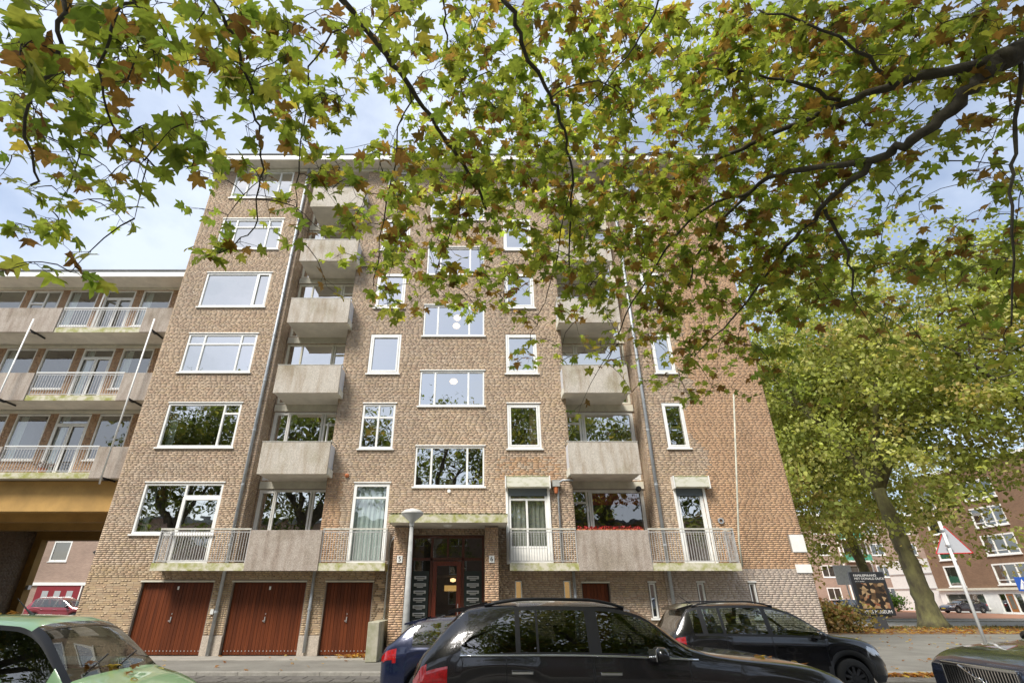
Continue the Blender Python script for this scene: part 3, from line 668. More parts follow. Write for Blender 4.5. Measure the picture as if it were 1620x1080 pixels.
for q in ((-1.72, -1.58, .03, 2.72), (-.92, -.77, .03, 2.72), (-1.58, -.92, 2.58, 2.72), (-1.58, -.92, .03, .25)): b.box(q[0], q[1], ED - .07, ED - .005, q[2], q[3])
dr = b.build('entrance_door', mat('red_brown_wood', (.16, .03, .012), .35, var=.25, scale=5, stretch=(6, 6, .5), coat=.3), apt, bevel=.005)
h = MB(); h.tube([(-.86, ED - .13, 1.0), (-.86, ED - .13, 1.45)], .017, 8); h.build('pull_handle', M_ALU, dr)
for (a, c) in ((-2.40, -1.84), (-.66, -.09)):
    pn = boxo('mailbox_panel', a, c, ED - .07, ED - .03, .3, 2.42, M_GREENBOX, apt)
    for k in range(8):
        z = 2.22 - k * .215; m_ = (a + c) / 2
        bx = boxo('mailbox', m_ - .2, m_ + .2, ED - .095, ED - .069, z - .045, z + .045, M_ALU, pn, bevel=.008); boxo('letter_slot', m_ - .15, m_ + .15, ED - .1, ED - .094, z - .012, z + .012, M_GREENBOX, bx)
        boxo('name_plate', m_ - .1, m_ + .1, ED - .078, ED - .069, z - .085, z - .06, M_ALU, bx)
lb = MB(); lb.box(-1.55, -1.05, 21.9, 22.0, 1.85, 2.05, M_WARM); lb.lathe([(.001, -.07), (.1, -.04), (.1, .04), (.001, .07)], (-1.15, 20.6, 2.2), seg=12, m=M_LAMP); lb.build('hall_light', M_WARM, apt)
pst = thing('bollard_wall', 'short pale concrete wall stub beside the porch pier', 'wall', (-3.17, 16.9, 0))
boxo('block', -.2, .13, -.1, 1.55, 0, 1.0, mat('mossy_concrete', (.40, .37, .29), .9, col2=(.24, .24, .14), scale=3, bump=.3), pst, bevel=.02)

# ------------------------------------------------------------------ the lower wing with the drive-through passage
wing = thing('gallery_wing', 'four storey wing with gallery balconies above an ochre painted passage', 'building', (0, 0, 0))
YG, YWW = 18.78, 20.05; WX0 = -31.0
SB = [5.52, 8.53, 11.55]; WT = 14.5
wwin = []; whol = []
for k, z in enumerate(SB):
    for j in range(9):
        x1 = -14.5 - 1.708 * j; x0 = x1 - 1.36
        if j in (1, 6): whol.append((x0, x1, z + .25, z + 2.86)); wwin.append((k, j, x0, x1, z + .25, z + 2.86, 'd'))
        else: whol.append((x0, x1, z + .98, z + 2.86)); wwin.append((k, j, x0, x1, z + .98, z + 2.86, 'w'))
wb = MB(); holes_sheet(wb, lambda u, z, d: (u, YWW + d, z), WX0, XL - .005, 5.4, WT, whol, M_MORTAR)
wb.build('wall', M_MORTAR, wing); wb = MB(); wb.poly([(WX0, 30, 4.4), (XL, 30, 4.4), (XL, 30, WT), (WX0, 30, WT)]); wb.build('back_wall', M_MORTAR, wing)
A = brick_list(WX0, XL - .01, 5.5, WT, whol); C = brick_cols(A) * np.array((.95, .80, .68))
o = inst('bricks', brick_mesh(A, lambda u, z, d: (u, YWW + d, z), C, 'bricks'), wing); tag(o, kind='stuff')
rm = MB()
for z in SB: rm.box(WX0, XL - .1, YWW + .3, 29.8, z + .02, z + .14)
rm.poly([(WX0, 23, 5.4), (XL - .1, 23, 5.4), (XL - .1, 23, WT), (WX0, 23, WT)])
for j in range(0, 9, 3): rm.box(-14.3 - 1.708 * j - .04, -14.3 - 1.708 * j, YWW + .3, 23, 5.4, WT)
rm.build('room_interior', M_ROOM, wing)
for (k, j, x0, x1, z0, z1, t) in wwin:
    cur = [(x0 + .08, x0 + .4, M_CURT, .03, .15)] if (j + k) % 3 else None
    if t == 'd': window(wing, x0, x1, z0, z1, YWW + .02, glass=M_WGL, mull=[((x0 + x1) / 2, z0, z1 - .42)], trans=[(z1 - .42, x0, x1)], sash=[(x0 + .06, (x0 + x1) / 2 - .01, z0 + .02, z1 - .46), ((x0 + x1) / 2 + .01, x1 - .06, z0 + .02, z1 - .46)], sill=False, head=False, fw=.07, curtain=cur)
    elif k == 2 and j == 3: window(wing, x0, x1, z0, z1, YWW + .02, glass=M_WGL, mull=[((x0 + x1) / 2, z0, z1)], trans=[(z1 - .7, x0, (x0 + x1) / 2)], head=False, fw=.09)
    else: window(wing, x0, x1, z0, z1, YWW + .02, glass=M_WGL, head=False, fw=.055, curtain=cur)
for k, z in enumerate(SB):
    sb = MB(); sb.box(WX0, XL - .004, YG + .03, YWW - .01, z + .01, z + .2); g = sb.build('gallery_slab', M_SOFFIT, wing)
    for (a, c) in ((-14.47, XL - .006), (-18.07 - 3.7, -18.07)):
        boxo('parapet_panel', a, c, YG - .03, YG + .05, z - .01, z + 1.16, M_PEBD, g, bevel=.008)
    for (a, c) in ((-18.07, -14.47), (-25.4, -21.77)):
        boxo('slab_edge', a, c, YG, YG + .028, z - .005, z + .215, M_SLABEDGE, g); railing(wing, (a + .04, YG + .05), (c - .04, YG + .05), z + .215, z + 1.19, step=.105, top=mat('pale_handrail', (.66, .66, .63), .4))
    boxo('soffit_beam', WX0, XL - .006, YWW - .12, YWW - .012, z + 2.88, z + 3.0, M_LINTEL, wing)
boxo('roof_slab', WX0, XL - .004, 19.03, 30, WT, WT + .12, M_SOFFIT, wing); boxo('fascia', WX0, XL - .004, 18.99, 19.028, WT - .01, WT + .27, M_WHITE, wing); boxo('roof_edge', WX0, XL - .004, 18.95, 30, WT + .272, WT + .34, M_ROOF, wing)
for x in (-13.76, -18.8):
    b = MB(); b.tube([(x, 18.45, 5.25), (x, 18.45, 12.0)], .03, 8); po = b.build('awning_pole', M_WHITE, wing, smooth=True)
    for z in SB: bb = MB(); bb.box(x - .02, x + .02, 18.45, 19.3, z - .07, z - .012); bb.box(x - .04, x + .04, 18.6, 18.8, z - .1, z - .05); bb.build('pole_bracket', M_BLACK, po)
# open sash and laundry colours on the top gallery
bb = MB(); Mx = Matrix.Translation((-17.5, YWW - .02, 0)) @ Matrix.Rotation(R_(-60), 4, 'Z'); z0, z1 = SB[2] + .3, SB[2] + 2.4
for q in ((0, .62, z1 - .07, z1), (0, .62, z0, z0 + .1), (0, .07, z0, z1), (.55, .62, z0, z1)): bb.box(q[0], q[1], -.02, .03, q[2], q[3], M=Mx)
bb.build('open_door', M_WHITE, wing)
fp = thing('flower_pot', 'pink flowering plant in a pot on the lowest gallery floor', 'plant', (-16.55, 19.1, SB[0] + .2)); b = MB(); b.lathe([(.001, 0), (.1, 0), (.14, .22), (.001, .22)], seg=12); b.build('pot', M_TERRA, fp)
b = MB()
for i in range(160):
    p = Vector((rnd.gauss(0, .14), rnd.gauss(0, .1), .32 + rnd.gauss(0, .08))); r = .03; q = Matrix.Rotation(rnd.uniform(0, 6), 3, 'X') @ Matrix.Rotation(rnd.uniform(0, 6), 3, 'Y'); b.poly([p + q @ Vector(v) for v in ((r, 0, 0), (0, r, 0), (-r, 0, 0), (0, -r, 0))])
tag(b.build('blossom', mat('pink_petal', (.55, .35, .38), .7, col2=(.12, .16, .05), scale=14), fp), kind='stuff')
# chimney flues
fl = thing('chimney_flues', 'cluster of thin metal flue pipes on the wing roof', 'chimney', (-24.1, 26, WT + .34))
for i in range(4):
    b = MB(); x = (i - 1.5) * .42; b.tube([(x, 0, 0), (x + .1, 0, 1.3)], .1, 8); b.lathe([(.1, 0), (.22, .05), (.001, .2)], (x + .1, 0, 1.3), seg=10); b.build('flue', M_ZINC, fl)
# passage
ob = MB(); ob.box(WX0, XL - .006, 19.2, 19.6, 4.42, 5.5); ob.build('portal_beam', M_OCHRE, wing)
boxo('passage_ceiling', WX0, XL - .006, 19.6, 30, 4.95, 5.05, M_OCHRE, wing)
for y in (22.0, 25.0, 29.5): boxo('portal_beam', WX0, XL - .006, y, y + .45, 4.42, 4.948, M_OCHRE, wing)
lw = MB(); lw.box(-24.9, -24.5, 20.2, 30, 0, 4.95); lwo = lw.build('passage_wall', M_MORTAR, wing)
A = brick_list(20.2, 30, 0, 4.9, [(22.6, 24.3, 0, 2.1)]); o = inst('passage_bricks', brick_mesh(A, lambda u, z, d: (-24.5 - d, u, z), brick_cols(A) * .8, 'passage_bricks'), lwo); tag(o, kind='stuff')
boxo('passage_door', -24.6, -24.49, 22.6, 24.3, 0, 2.1, M_BLACK, wing)
for y in (19.2, 22.0, 25.0, 29.5): boxo('portal_column', -24.5, -24.1, y, y + .45, 0, 4.42, M_OCHRE, wing)
boxo('wall_lamp', -24.1, -23.95, 29.55, 29.75, 2.0, 2.2, M_ALU, wing)
# courtyard building seen through the passage
def simple_brick(name, c1, c2, mort, sx=1.0):
    if name in MATS: return MATS[name]
    m = bpy.data.materials.new(name); m.use_nodes = True; n = m.node_tree.nodes; l = m.node_tree.links; p = n['Principled BSDF']; p.inputs['Roughness'].default_value = .9
    t = n.new('ShaderNodeNewGeometry'); cmb = n.new('ShaderNodeSeparateXYZ'); l.new(t.outputs['Position'], cmb.inputs[0])
    ad = n.new('ShaderNodeMath'); l.new(cmb.outputs[0], ad.inputs[0]); l.new(cmb.outputs[1], ad.inputs[1]); cc = n.new('ShaderNodeCombineXYZ'); l.new(ad.outputs[0], cc.inputs[0]); l.new(cmb.outputs[2], cc.inputs[1])
    bt = n.new('ShaderNodeTexBrick'); bt.inputs['Scale'].default_value = 1; bt.inputs['Brick Width'].default_value = .22; bt.inputs['Row Height'].default_value = .065; bt.inputs['Mortar Size'].default_value = .006
    bt.inputs['Color1'].default_value = (*c1, 1); bt.inputs['Color2'].default_value = (*c2, 1); bt.inputs['Mortar'].default_value = (*mort, 1); l.new(cc.outputs[0], bt.inputs[0])
    nn = n.new('ShaderNodeTexNoise'); nn.inputs['Scale'].default_value = .9; nn.inputs['Detail'].default_value = 6; l.new(t.outputs['Position'], nn.inputs[0])
    mr = n.new('ShaderNodeMapRange'); mr.inputs[3].default_value = .75; mr.inputs[4].default_value = 1.25; l.new(nn.outputs[0], mr.inputs[0])
    mm = n.new('ShaderNodeMix'); mm.data_type = 'RGBA'; mm.blend_type = 'MULTIPLY'; mm.inputs[0].default_value = 1; l.new(bt.outputs[0], mm.inputs[6]); l.new(mr.outputs[0], mm.inputs[7]); l.new(mm.outputs[2], p.inputs['Base Color'])
    MATS[name] = m; return m
M_FARB = simple_brick('pink_far_brick', (.38, .265, .20), (.32, .22, .165), (.22, .18, .15))
cyb = thing('courtyard_building', 'pinkish brick block with red garage doors seen through the passage', 'building', (0, 0, 0))
YC = 46.0
b = MB(); holes = [(x, x + 1.5, z, z + 1.6) for x in (-50, -45.5, -41.0, -36.4, -31.0, -26) for z in (4.3, 7.3, 10.3)]
holes_sheet(b, lambda u, z, d: (u, YC + d, z), -62, -15, 0, 13.5, holes, M_FARB, .2); b.build('wall', M_FARB, cyb); boxo('room_interior', -62, -15, YC + 1, YC + 1.1, 0, 13.4, M_ROOM, cyb); boxo('roof', -62.3, -14.8, YC - .4, YC + 9, 13.5, 13.9, M_WHITE, cyb)
for h in holes: window(cyb, *h, YC + .03, glass=M_WGL, fw=.12, head=False, sill=True)
M_REDD = mat('red_garage_paint', (.20, .008, .014), .5, var=.1)
boxo('door_lintel', -62, -15, YC - .12, YC - .012, 2.5, 2.72, M_WHITE, cyb)
for i in range(9):
    x = -58 + i * 4.3; g = boxo('garage_door', x, x + 3.6, YC - .06, YC - .01, 0, 2.5, M_REDD, cyb)
    for j in range(3): boxo('door_pane', x + .55 + j * 1.0, x + 1.05 + j * 1.0, YC - .075, YC - .061, 1.6, 2.1, mat('grey_pane', (.35, .36, .36), .2), g)
    boxo('door_post', x + 3.6, x + 3.7, YC - .1, YC - .012, 0, 2.5, M_WHITE, cyb)
# ------------------------------------------------------------------ cars: lofted bodies split into panels, panes, lamps
def paint(name, col, flake=.0, rough=.28):
    return mat(name, col, rough, metal=flake, coat=1.0, spec=.5)
M_CARGLASS = mat_glass('car_glass', (.22, .25, .25), .2)
M_CLEARGL = mat_glass('clear_car_glass', (.62, .68, .66), .08)
M_TYRE = mat('tyre_rubber', (.018, .018, .018), .85, bump=.2); M_RIM = mat('alloy_rim', (.55, .55, .56), .3, metal=.8); M_STEELRIM = mat('black_steel_rim', (.03, .03, .032), .5)
M_TAIL = mat('tail_lamp_red', (.40, .008, .010), .12, coat=1, var=.3, scale=30); M_HEADL = mat('headlamp_clear', (.45, .47, .5), .1, metal=.4, coat=1); M_CHROME = mat('chrome', (.75, .75, .75), .12, metal=1.0)
M_SEAT = mat('seat_cloth', (.045, .045, .047), .9); M_TRIM = mat('grey_trim', (.05, .05, .052), .6)
def interp(pts, x):
    xs = [p[0] for p in pts]; zs = [p[1] for p in pts]; n = len(xs)
    if x <= xs[0]: return zs[0]
    if x >= xs[-1]: return zs[-1]
    i = max(k for k in range(n - 1) if xs[k] <= x)
    def slope(k):
        if k <= 0 or k >= n - 1: k0, k1 = max(k - 1, 0), min(k + 1, n - 1); return (zs[k1] - zs[k0]) / (xs[k1] - xs[k0]) 
        a = (zs[k] - zs[k - 1]) / (xs[k] - xs[k - 1]); b = (zs[k + 1] - zs[k]) / (xs[k + 1] - xs[k])
        return 0 if a * b <= 0 else 2 * a * b / (a + b)
    h = xs[i + 1] - xs[i]; t = (x - xs[i]) / h; m0, m1 = slope(i) * h, slope(i + 1) * h
    return (2 * t**3 - 3 * t**2 + 1) * zs[i] + (t**3 - 2 * t**2 + t) * m0 + (-2 * t**3 + 3 * t**2) * zs[i + 1] + (t**3 - t**2) * m1
def wheel_meshes(r, w, spokes, rimm):
    t = MB(); t.lathe([(r * .66, -w / 2), (r * .9, -w / 2), (r * .985, -w * .38), (r, -w * .2), (r, w * .2), (r * .985, w * .38), (r * .9, w / 2), (r * .66, w / 2)], axis='Y', seg=32)
    h = MB(); h.lathe([(r * .66, w / 2), (r * .66, -w * .40), (r * .60, -w * .44), (r * .58, -w * .15), (.001, -w * .12)], axis='Y', seg=28)
    s = MB()
    for k in range(spokes):
        M = Matrix.Rotation(2 * math.pi * k / spokes, 4, 'Y')
        s.box(-r * .075, r * .075, -w * .42, -w * .22, r * .1, r * .62, None, M)
    s.lathe([(.001, -w * .45), (r * .13, -w * .44), (r * .15, -w * .3)], axis='Y', seg=14)
    return t.mesh('tyre', M_TYRE, True), h.mesh('wheel', M_BLACK if rimm is M_RIM else rimm, True), s.mesh('rim', rimm)
def make_car(name, label, spec, loc, rz, group=None):
    s = spec; L, Wd = s['L'], s['W']; root = thing(name, label, 'car', loc, rz, group)
    hw = Wd / 2; wr_ = s.get('wr', .32); xa, xf = s['axles']; ar = wr_ + .055
    doors = s['doors']; pil = s['pillars']; xw0, xw1 = s['screen']; xr0, xr1 = s['rear']
    keys = set(np.round(np.linspace(0, L, 64), 4).tolist())
    for d in doors: keys |= {d[0] - .004, d[0] + .004, d[1] - .004, d[1] + .004}
    for p in pil: keys |= {p[0], p[1]}
    keys |= {xw0, xw1, xr0, xr1, .03, .08, L - .03, L - .08}
    for ax in (xa, xf): keys |= {round(ax + ar * math.cos(a), 4) for a in np.linspace(0, math.pi, 17)}
    X = sorted(k for k in keys if 0 <= k <= L); X = [x for i, x in enumerate(X) if i == 0 or x - X[i - 1] > .0025]
    LF = ((0, -.07), (.12, -.03), (.25, -.012), (.38, -.003), (.5, .0), (.6, -.002), (.7, -.004), (.77, .004), (.84, .004), (.92, -.012)); JB = len(LF)
    T = [0, .08, .5, .92, 1.0]; ring = []
    for x in X:
        plan = interp(s['plan'], x); wb = hw * plan; zb = interp(s['belt'], x); zt = max(interp(s['top'], x), zb + .02); zl = interp(s['low'], x)
        for ax in (xa, xf):
            if abs(x - ax) < ar: zl = max(zl, wr_ + math.sqrt(max(0, ar * ar - (x - ax) ** 2)))
        crown = s.get('crown', .055) * min(1, (zt - zb) / .25 + .35); ze = max(zt - crown, zb + .012)
        wt = max(wb - .03 - (ze - zb) * s.get('tumble', .42), .3)
        p = [(wb + dw_, zl + q_ * (zb - zl)) for q_, dw_ in LF]
        bulge = .03 * min(1, (ze - zb) / .3)
        kq = 1.0
        if s.get('quarter'): qa, qb = s['quarter']; kq = min(1, max(.02, (x - qa) / (qb - qa))) ** .62
        for t in (0, .08 * kq, .5 * kq, .92 * kq, 1.0): p.append((wb - .022 + (wt - wb + .022) * t + bulge * 4 * t * (1 - t) * .6, zb + (ze - zb) * t))
        p += [(wt - .07, ze + (zt - ze) * .55), (wt * .62, ze + (zt - ze) * .88), (wt * .3, zt - .003), (0, zt)]
        ring.append(p)
    NR = len(ring[0]); parts = {}
    def put(cat, pts): parts.setdefault(cat, MB()).poly(pts)
    def V(i, j, sg): return (X[i], sg * ring[i][j][0], ring[i][j][1])
    glassy = lambda x: any(a <= x <= b for a, b in s['glass'])
    for i in range(len(X) - 1):
        xc = (X[i] + X[i + 1]) / 2
        for j in range(NR - 1):
            for sg in (-1, 1):
                q = [V(i, j, sg), V(i + 1, j, sg), V(i + 1, j + 1, sg), V(i, j + 1, sg)]
                if sg > 0: q.reverse()
                zc = sum(v[2] for v in q) / 4; cat = 'body'
                inp = any(a <= xc <= b for a, b in pil); hgt = ring[i][JB + 4][1] - ring[i][JB][1]
                if j <= JB:
                    for n, (a, b) in enumerate(doors):
                        if abs(xc - a) < .0045 or abs(xc - b) < .0045: cat = 'seam'
                        elif a < xc < b: cat = ('door', n, sg)
                    if j <= 1 and s.get('sill') : cat = 'cladding'
                    if s.get('clad') and any(ar - .002 <= math.hypot(xc - ax, max(zc - wr_, 0)) < ar + .1 for ax in (xa, xf)) : cat = 'cladding'
                if JB + 1 <= j <= JB + 2 and glassy(xc) and hgt > .07: cat = ('pillar', sg) if inp else ('win', sum(1 for a, b in pil if xc > b), sg)
                if j in (JB, JB + 3) and glassy(xc) and hgt > .05 and not (j == JB + 3 and s.get('quarter') and xc < s['quarter'][1]): cat = ('pillar', sg)
                if j >= JB + 5 and xw0 < xc < xw1: cat = 'windscreen'
                if j >= JB + 5 and xr0 < xc < xr1: cat = 'rear_window'
                if j == JB + 4 and (xw0 < xc < xw1 or xr0 < xc < xr1): cat = ('pillar', sg) if s.get('darkpil') else 'body'
                for nm, fn in s.get('lamps', {}).items():
                    if cat in ('body', 'seam') and fn(xc, zc, j): cat = (nm, sg)
                put(cat, q)
    for i, fl in ((0, 1), (len(X) - 1, 0)):
        for j in range(NR - 1):
            q = [V(i, j, -1), V(i, j, 1), V(i, j + 1, 1), V(i, j + 1, -1)]
            if fl: q.reverse()
            put('body', q)
    pm = s['paint']
    body = None
    for cat in sorted(parts, key=lambda c: (c != 'body', str(c))):
        b = parts[cat]; nm = cat if isinstance(cat, str) else cat[0]
        m = {'body': pm, 'door': pm, 'seam': M_BLACK, 'pillar': M_BLACK if s.get('darkpil', True) else pm, 'win': s.get('sideglass', M_CARGLASS), 'windscreen': s.get('screenglass', M_CLEARGL), 'rear_window': M_CARGLASS, 'cladding': M_TRIM, 'tail_light': M_TAIL, 'headlight': M_HEADL}[nm]
        me = b.mesh(nm, m, True)
        bm_ = None
        import bmesh
        bm_ = bmesh.new(); bm_.from_mesh(me); bmesh.ops.remove_doubles(bm_, verts=bm_.verts, dist=.0005); bm_.to_mesh(me); bm_.free()
        oname = {'win': 'side_window', 'seam': 'door_seam', 'pillar': 'window_frame'}.get(nm, nm)
        o = inst(oname, me, root)
        if nm == 'door':
            a, c = doors[cat[1]]; sg = cat[2]; xh = a + .16; zb = interp(s['belt'], xh); y = sg * (hw * interp(s['plan'], xh) + .012)
            h = MB(); h.box(xh - .11, xh + .11, y - .016, y + .016, zb - .155, zb - .125); h.build('door_handle', s.get('handle', pm), o, bevel=.008)
    # chrome strip at the belt line, underbody, cabin
    ub = MB(); ub.box(.25, L - .3, -hw + .27, hw - .27, .2, .62); ub.box(xa - ar, xa + ar, -hw + .22, hw - .22, .3, .7); ub.box(xf - ar, xf + ar, -hw + .22, hw - .22, .3, .7); ub.build('underbody', M_BLACK, root)
    cb = MB(); x0, x1 = s['cabin']; zb = interp(s['belt'], (x0 + x1) / 2)
    cb.box(x0, x1, -hw + .18, hw - .18, .4, .5)
    for sx in (x0 + .25, x0 + .25 + (x1 - x0) * .42):
        for y in (-.36, .36):
            cb.box(sx, sx + .5, y - .25, y + .25, .5, .68); M = Matrix.Translation((sx, y, .62)) @ Matrix.Rotation(R_(-14), 4, 'Y'); cb.box(-.08, .08, -.25, .25, 0, .58, None, M); cb.box(-.05, .05, -.13, .13, .6, .8, None, M)
    cb.box(x1 - .1, x1 + .3, -hw + .2, hw - .2, .6, zb - .06)
    M = Matrix.Translation((x1 - .25, -.36, zb - .08)) @ Matrix.Rotation(R_(-65), 4, 'Y'); cb.v += []; cb.lathe([(.17, -.015), (.19, 0), (.17, .015), (.155, 0), (.17, -.015)], (x1 - .2, -.36, zb - .02), 'X', 18)
    cb.build('cabin_interior', M_SEAT, root, bevel=.03)
    tm, hm, rm_ = wheel_meshes(wr_, .21, s.get('spokes', 5), s.get('rim', M_RIM))
    for ax in (xa, xf):
        for sg in (-1, 1):
            w = inst('wheel', hm, root, (ax, sg * (hw - .12), wr_), (0, 0, 0 if sg < 0 else math.pi)); inst('tyre', tm, w); inst('rim', rm_, w)
    for sg in (-1, 1):       # mirrors
        xm, zm = s['mirror']; y = sg * (hw + .03); b = MB()
        b.lathe([(.001, -.07), (.06, -.062), (.088, -.02), (.085, .05), (.07, .075), (.001, .078)], (0, 0, 0), 'X', 14)
        b.v = [(x * .9, yy * 1.25, z * .85) for x, yy, z in b.v]; mo = b.build('wing_mirror', s.get('mirrorm', pm), root, True, loc=(xm, y + sg * .08, zm)); mo.rotation_euler = (0, 0, sg * -.15 + (math.pi if False else 0))
        st = MB(); st.box(xm - .03, xm + .03, min(y - sg * .12, y + sg * .03), max(y - sg * .12, y + sg * .03), zm - .06, zm - .02); st.build('mirror_arm', M_BLACK, root)
        gl = MB(); gl.box(-.075, -.066, -.085, .085, -.05, .05); gl.build('mirror_glass', M_CHROME, mo)
    if s.get('rails'):
        x0, x1 = s['rails']
        for sg in (-1, 1):
            def rp(x, dz):
                zt = interp(s['top'], x); zb_ = interp(s['belt'], x); return (x, sg * (hw * interp(s['plan'], x) - .03 - (zt - zb_) * s.get('tumble', .42) - .03), zt + dz)
            b = MB(); n = 12; b.tube([rp(x0 + (x1 - x0) * k / n, -.02 + .036 * min(1, 4 * min(k, n - k) / n)) for k in range(n + 1)], .015, 8); b.build('roof_rail', s.get('railm', M_BLACK), root, True)
    if s.get('spoiler'):
        x0, x1, wd = s['spoiler']; z0, z1 = interp(s['top'], x0), interp(s['top'], x1); b = MB()
        for k in range(10):
            y0, y1 = -wd + k * wd / 5, -wd + (k + 1) * wd / 5
            b.poly([(x0 - .16, y0, z0 + .0), (x0 - .16, y1, z0 + .0), (x1, y1, z1 + .012), (x1, y0, z1 + .012)]); b.poly([(x0 - .16, y0, z0 - .03), (x1, y0, z1 - .05), (x1, y1, z1 - .05), (x0 - .16, y1, z0 - .03)]); b.poly([(x0 - .16, y0, z0 - .03), (x0 - .16, y1, z0 - .03), (x0 - .16, y1, z0), (x0 - .16, y0, z0)])
        for y in (-wd, wd): b.poly([(x0 - .16, y, z0 - .03), (x0 - .16, y, z0), (x1, y, z1 + .012), (x1, y, z1 - .05)])
        b.build('roof_spoiler', pm, root, True)
    wz = interp(s['top'], xw1 if xw0 > xw1 else xw0); b = MB(); xx = max(xw0, xw1) - .02
    for y in (-.5, .0): b.tube([(xx - q_ * .13, y + q_ * .46, interp(s['top'], xx - q_ * .13) + .018 - .05 * (y + q_ * .46) ** 2) for q_ in (0, .33, .66, 1)], .009, 5)
    b.build('wiper', M_BLACK, root)
    if s.get('aerial'): xx = s['aerial']; b = MB(); b.tube([(xx, 0, interp(s['top'], xx) - .01), (xx - .1, 0, interp(s['top'], xx) + .05), (xx - .25, 0, interp(s['top'], xx) + .16)], [.02, .008, .004], 6); b.build('aerial', M_BLACK, root)
    if s.get('belttrim'):
        a, c = s['belttrim']
        for sg in (-1, 1):
            b = MB(); n = 20; b.tube([(a + (c - a) * k / n, sg * (hw * interp(s['plan'], a + (c - a) * k / n) - .016), interp(s['belt'], a + (c - a) * k / n) + .008) for k in range(n + 1)], .011, 5); b.build('belt_trim', s.get('trimm', M_CHROME), root, True)
    # number plates
    for x, zz in ((-.012, s.get('platez', .75)), (L + .012, .48)):
        b = MB(); b.box(x - .008, x + .008, -.26, .26, zz - .055, zz + .055); b.build('number_plate', mat('yellow_plate', (.7, .5, .04), .5), root)
    return root

black = paint('black_car_paint', (.010, .0095, .0105), .0, .22)
SUV = dict(L=4.68, W=1.90, wr=.36, axles=(.92, 3.79), paint=paint('dark_bronze_black_paint', (.017, .0155, .0165), .25, .22),
    plan=[(0, .80), (.1, .90), (.35, .965), (.9, 1), (3.4, 1), (4.2, .95), (4.5, .86), (4.68, .70)],
    top=[(0, 1.0), (.03, 1.1), (.16, 1.25), (.40, 1.50), (.58, 1.63), (.9, 1.67), (1.4, 1.685), (2.0, 1.675), (2.4, 1.61), (2.95, 1.25), (3.2, 1.19), (4.1, 1.10), (4.5, .97), (4.68, .72)],
    belt=[(0, .94), (.12, 1.09), (.5, 1.17), (1.5, 1.175), (2.9, 1.14), (3.9, 1.03), (4.4, .88), (4.68, .62)],
    low=[(0, .40), (.3, .27), (1, .24), (4, .24), (4.68, .30)], doors=[(.98, 1.86), (1.88, 2.85)], pillars=[(1.08, 1.13), (1.30, 1.325), (1.84, 1.97)], screen=(2.35, 3.05), rear=(.1, .52), glass=[(.5, 2.9)],
    cabin=(.9, 2.6), mirror=(2.52, 1.20), rails=(.75, 2.3), spoiler=(.5, .78, .62), belttrim=(.5, 2.95), platez=.95, handle=M_CHROME, mirrorm=black, tumble=.45, quarter=(.42, 1.08),
    lamps={'tail_light': lambda x, z, j: x < .40 and .86 < z < 1.06 and j <= 9, 'headlight': lambda x, z, j: x > 4.2 and .72 < z < .9 and j <= 9})
NEARY = 6.12
suv = make_car('parked_car', 'large glossy dark bronze-black SUV with a rear roof spoiler, nose towards the dark blue car', SUV, (-.74, NEARY + .95, ROADZ), R_(-.6), 'cars parked by the kerb')
HATCH = dict(L=4.22, W=1.77, wr=.315, axles=(.80, 3.36), paint=paint('navy_paint', (.012, .018, .055), .3, .25),
    plan=[(0, .78), (.1, .90), (.4, .97), (.9, 1), (3.1, 1), (3.8, .94), (4.05, .85), (4.22, .66)],
    top=[(0, .86), (.03, .93), (.16, 1.03), (.45, 1.27), (.62, 1.355), (1.0, 1.40), (1.7, 1.42), (2.25, 1.38), (2.9, 1.06), (3.15, .96), (3.8, .86), (4.1, .75), (4.22, .60)],
    belt=[(0, .80), (.12, .90), (.5, .955), (1.5, .94), (2.9, .90), (3.5, .84), (4.0, .72), (4.22, .55)], low=[(0, .34), (.3, .22), (4, .2), (4.22, .25)],
    doors=[(1.05, 1.88), (1.9, 2.85)], pillars=[(1.02, 1.08), (1.86, 1.94)], screen=(2.28, 3.1), rear=(.1, .52), glass=[(.55, 2.85)], cabin=(.9, 2.5), mirror=(2.75, .98), spoiler=(.5, .72, .55), darkpil=True, tumble=.45,
    lamps={'tail_light': lambda x, z, j: x < .26 and .74 < z < .93 and j <= 9, 'headlight': lambda x, z, j: x > 3.8 and .58 < z < .76 and j <= 9})
make_car('parked_car', 'small navy blue hatchback parked in front of the porch and street lamp', HATCH, (-1.78, 11.0, ROADZ), 0, 'cars parked by the kerb')
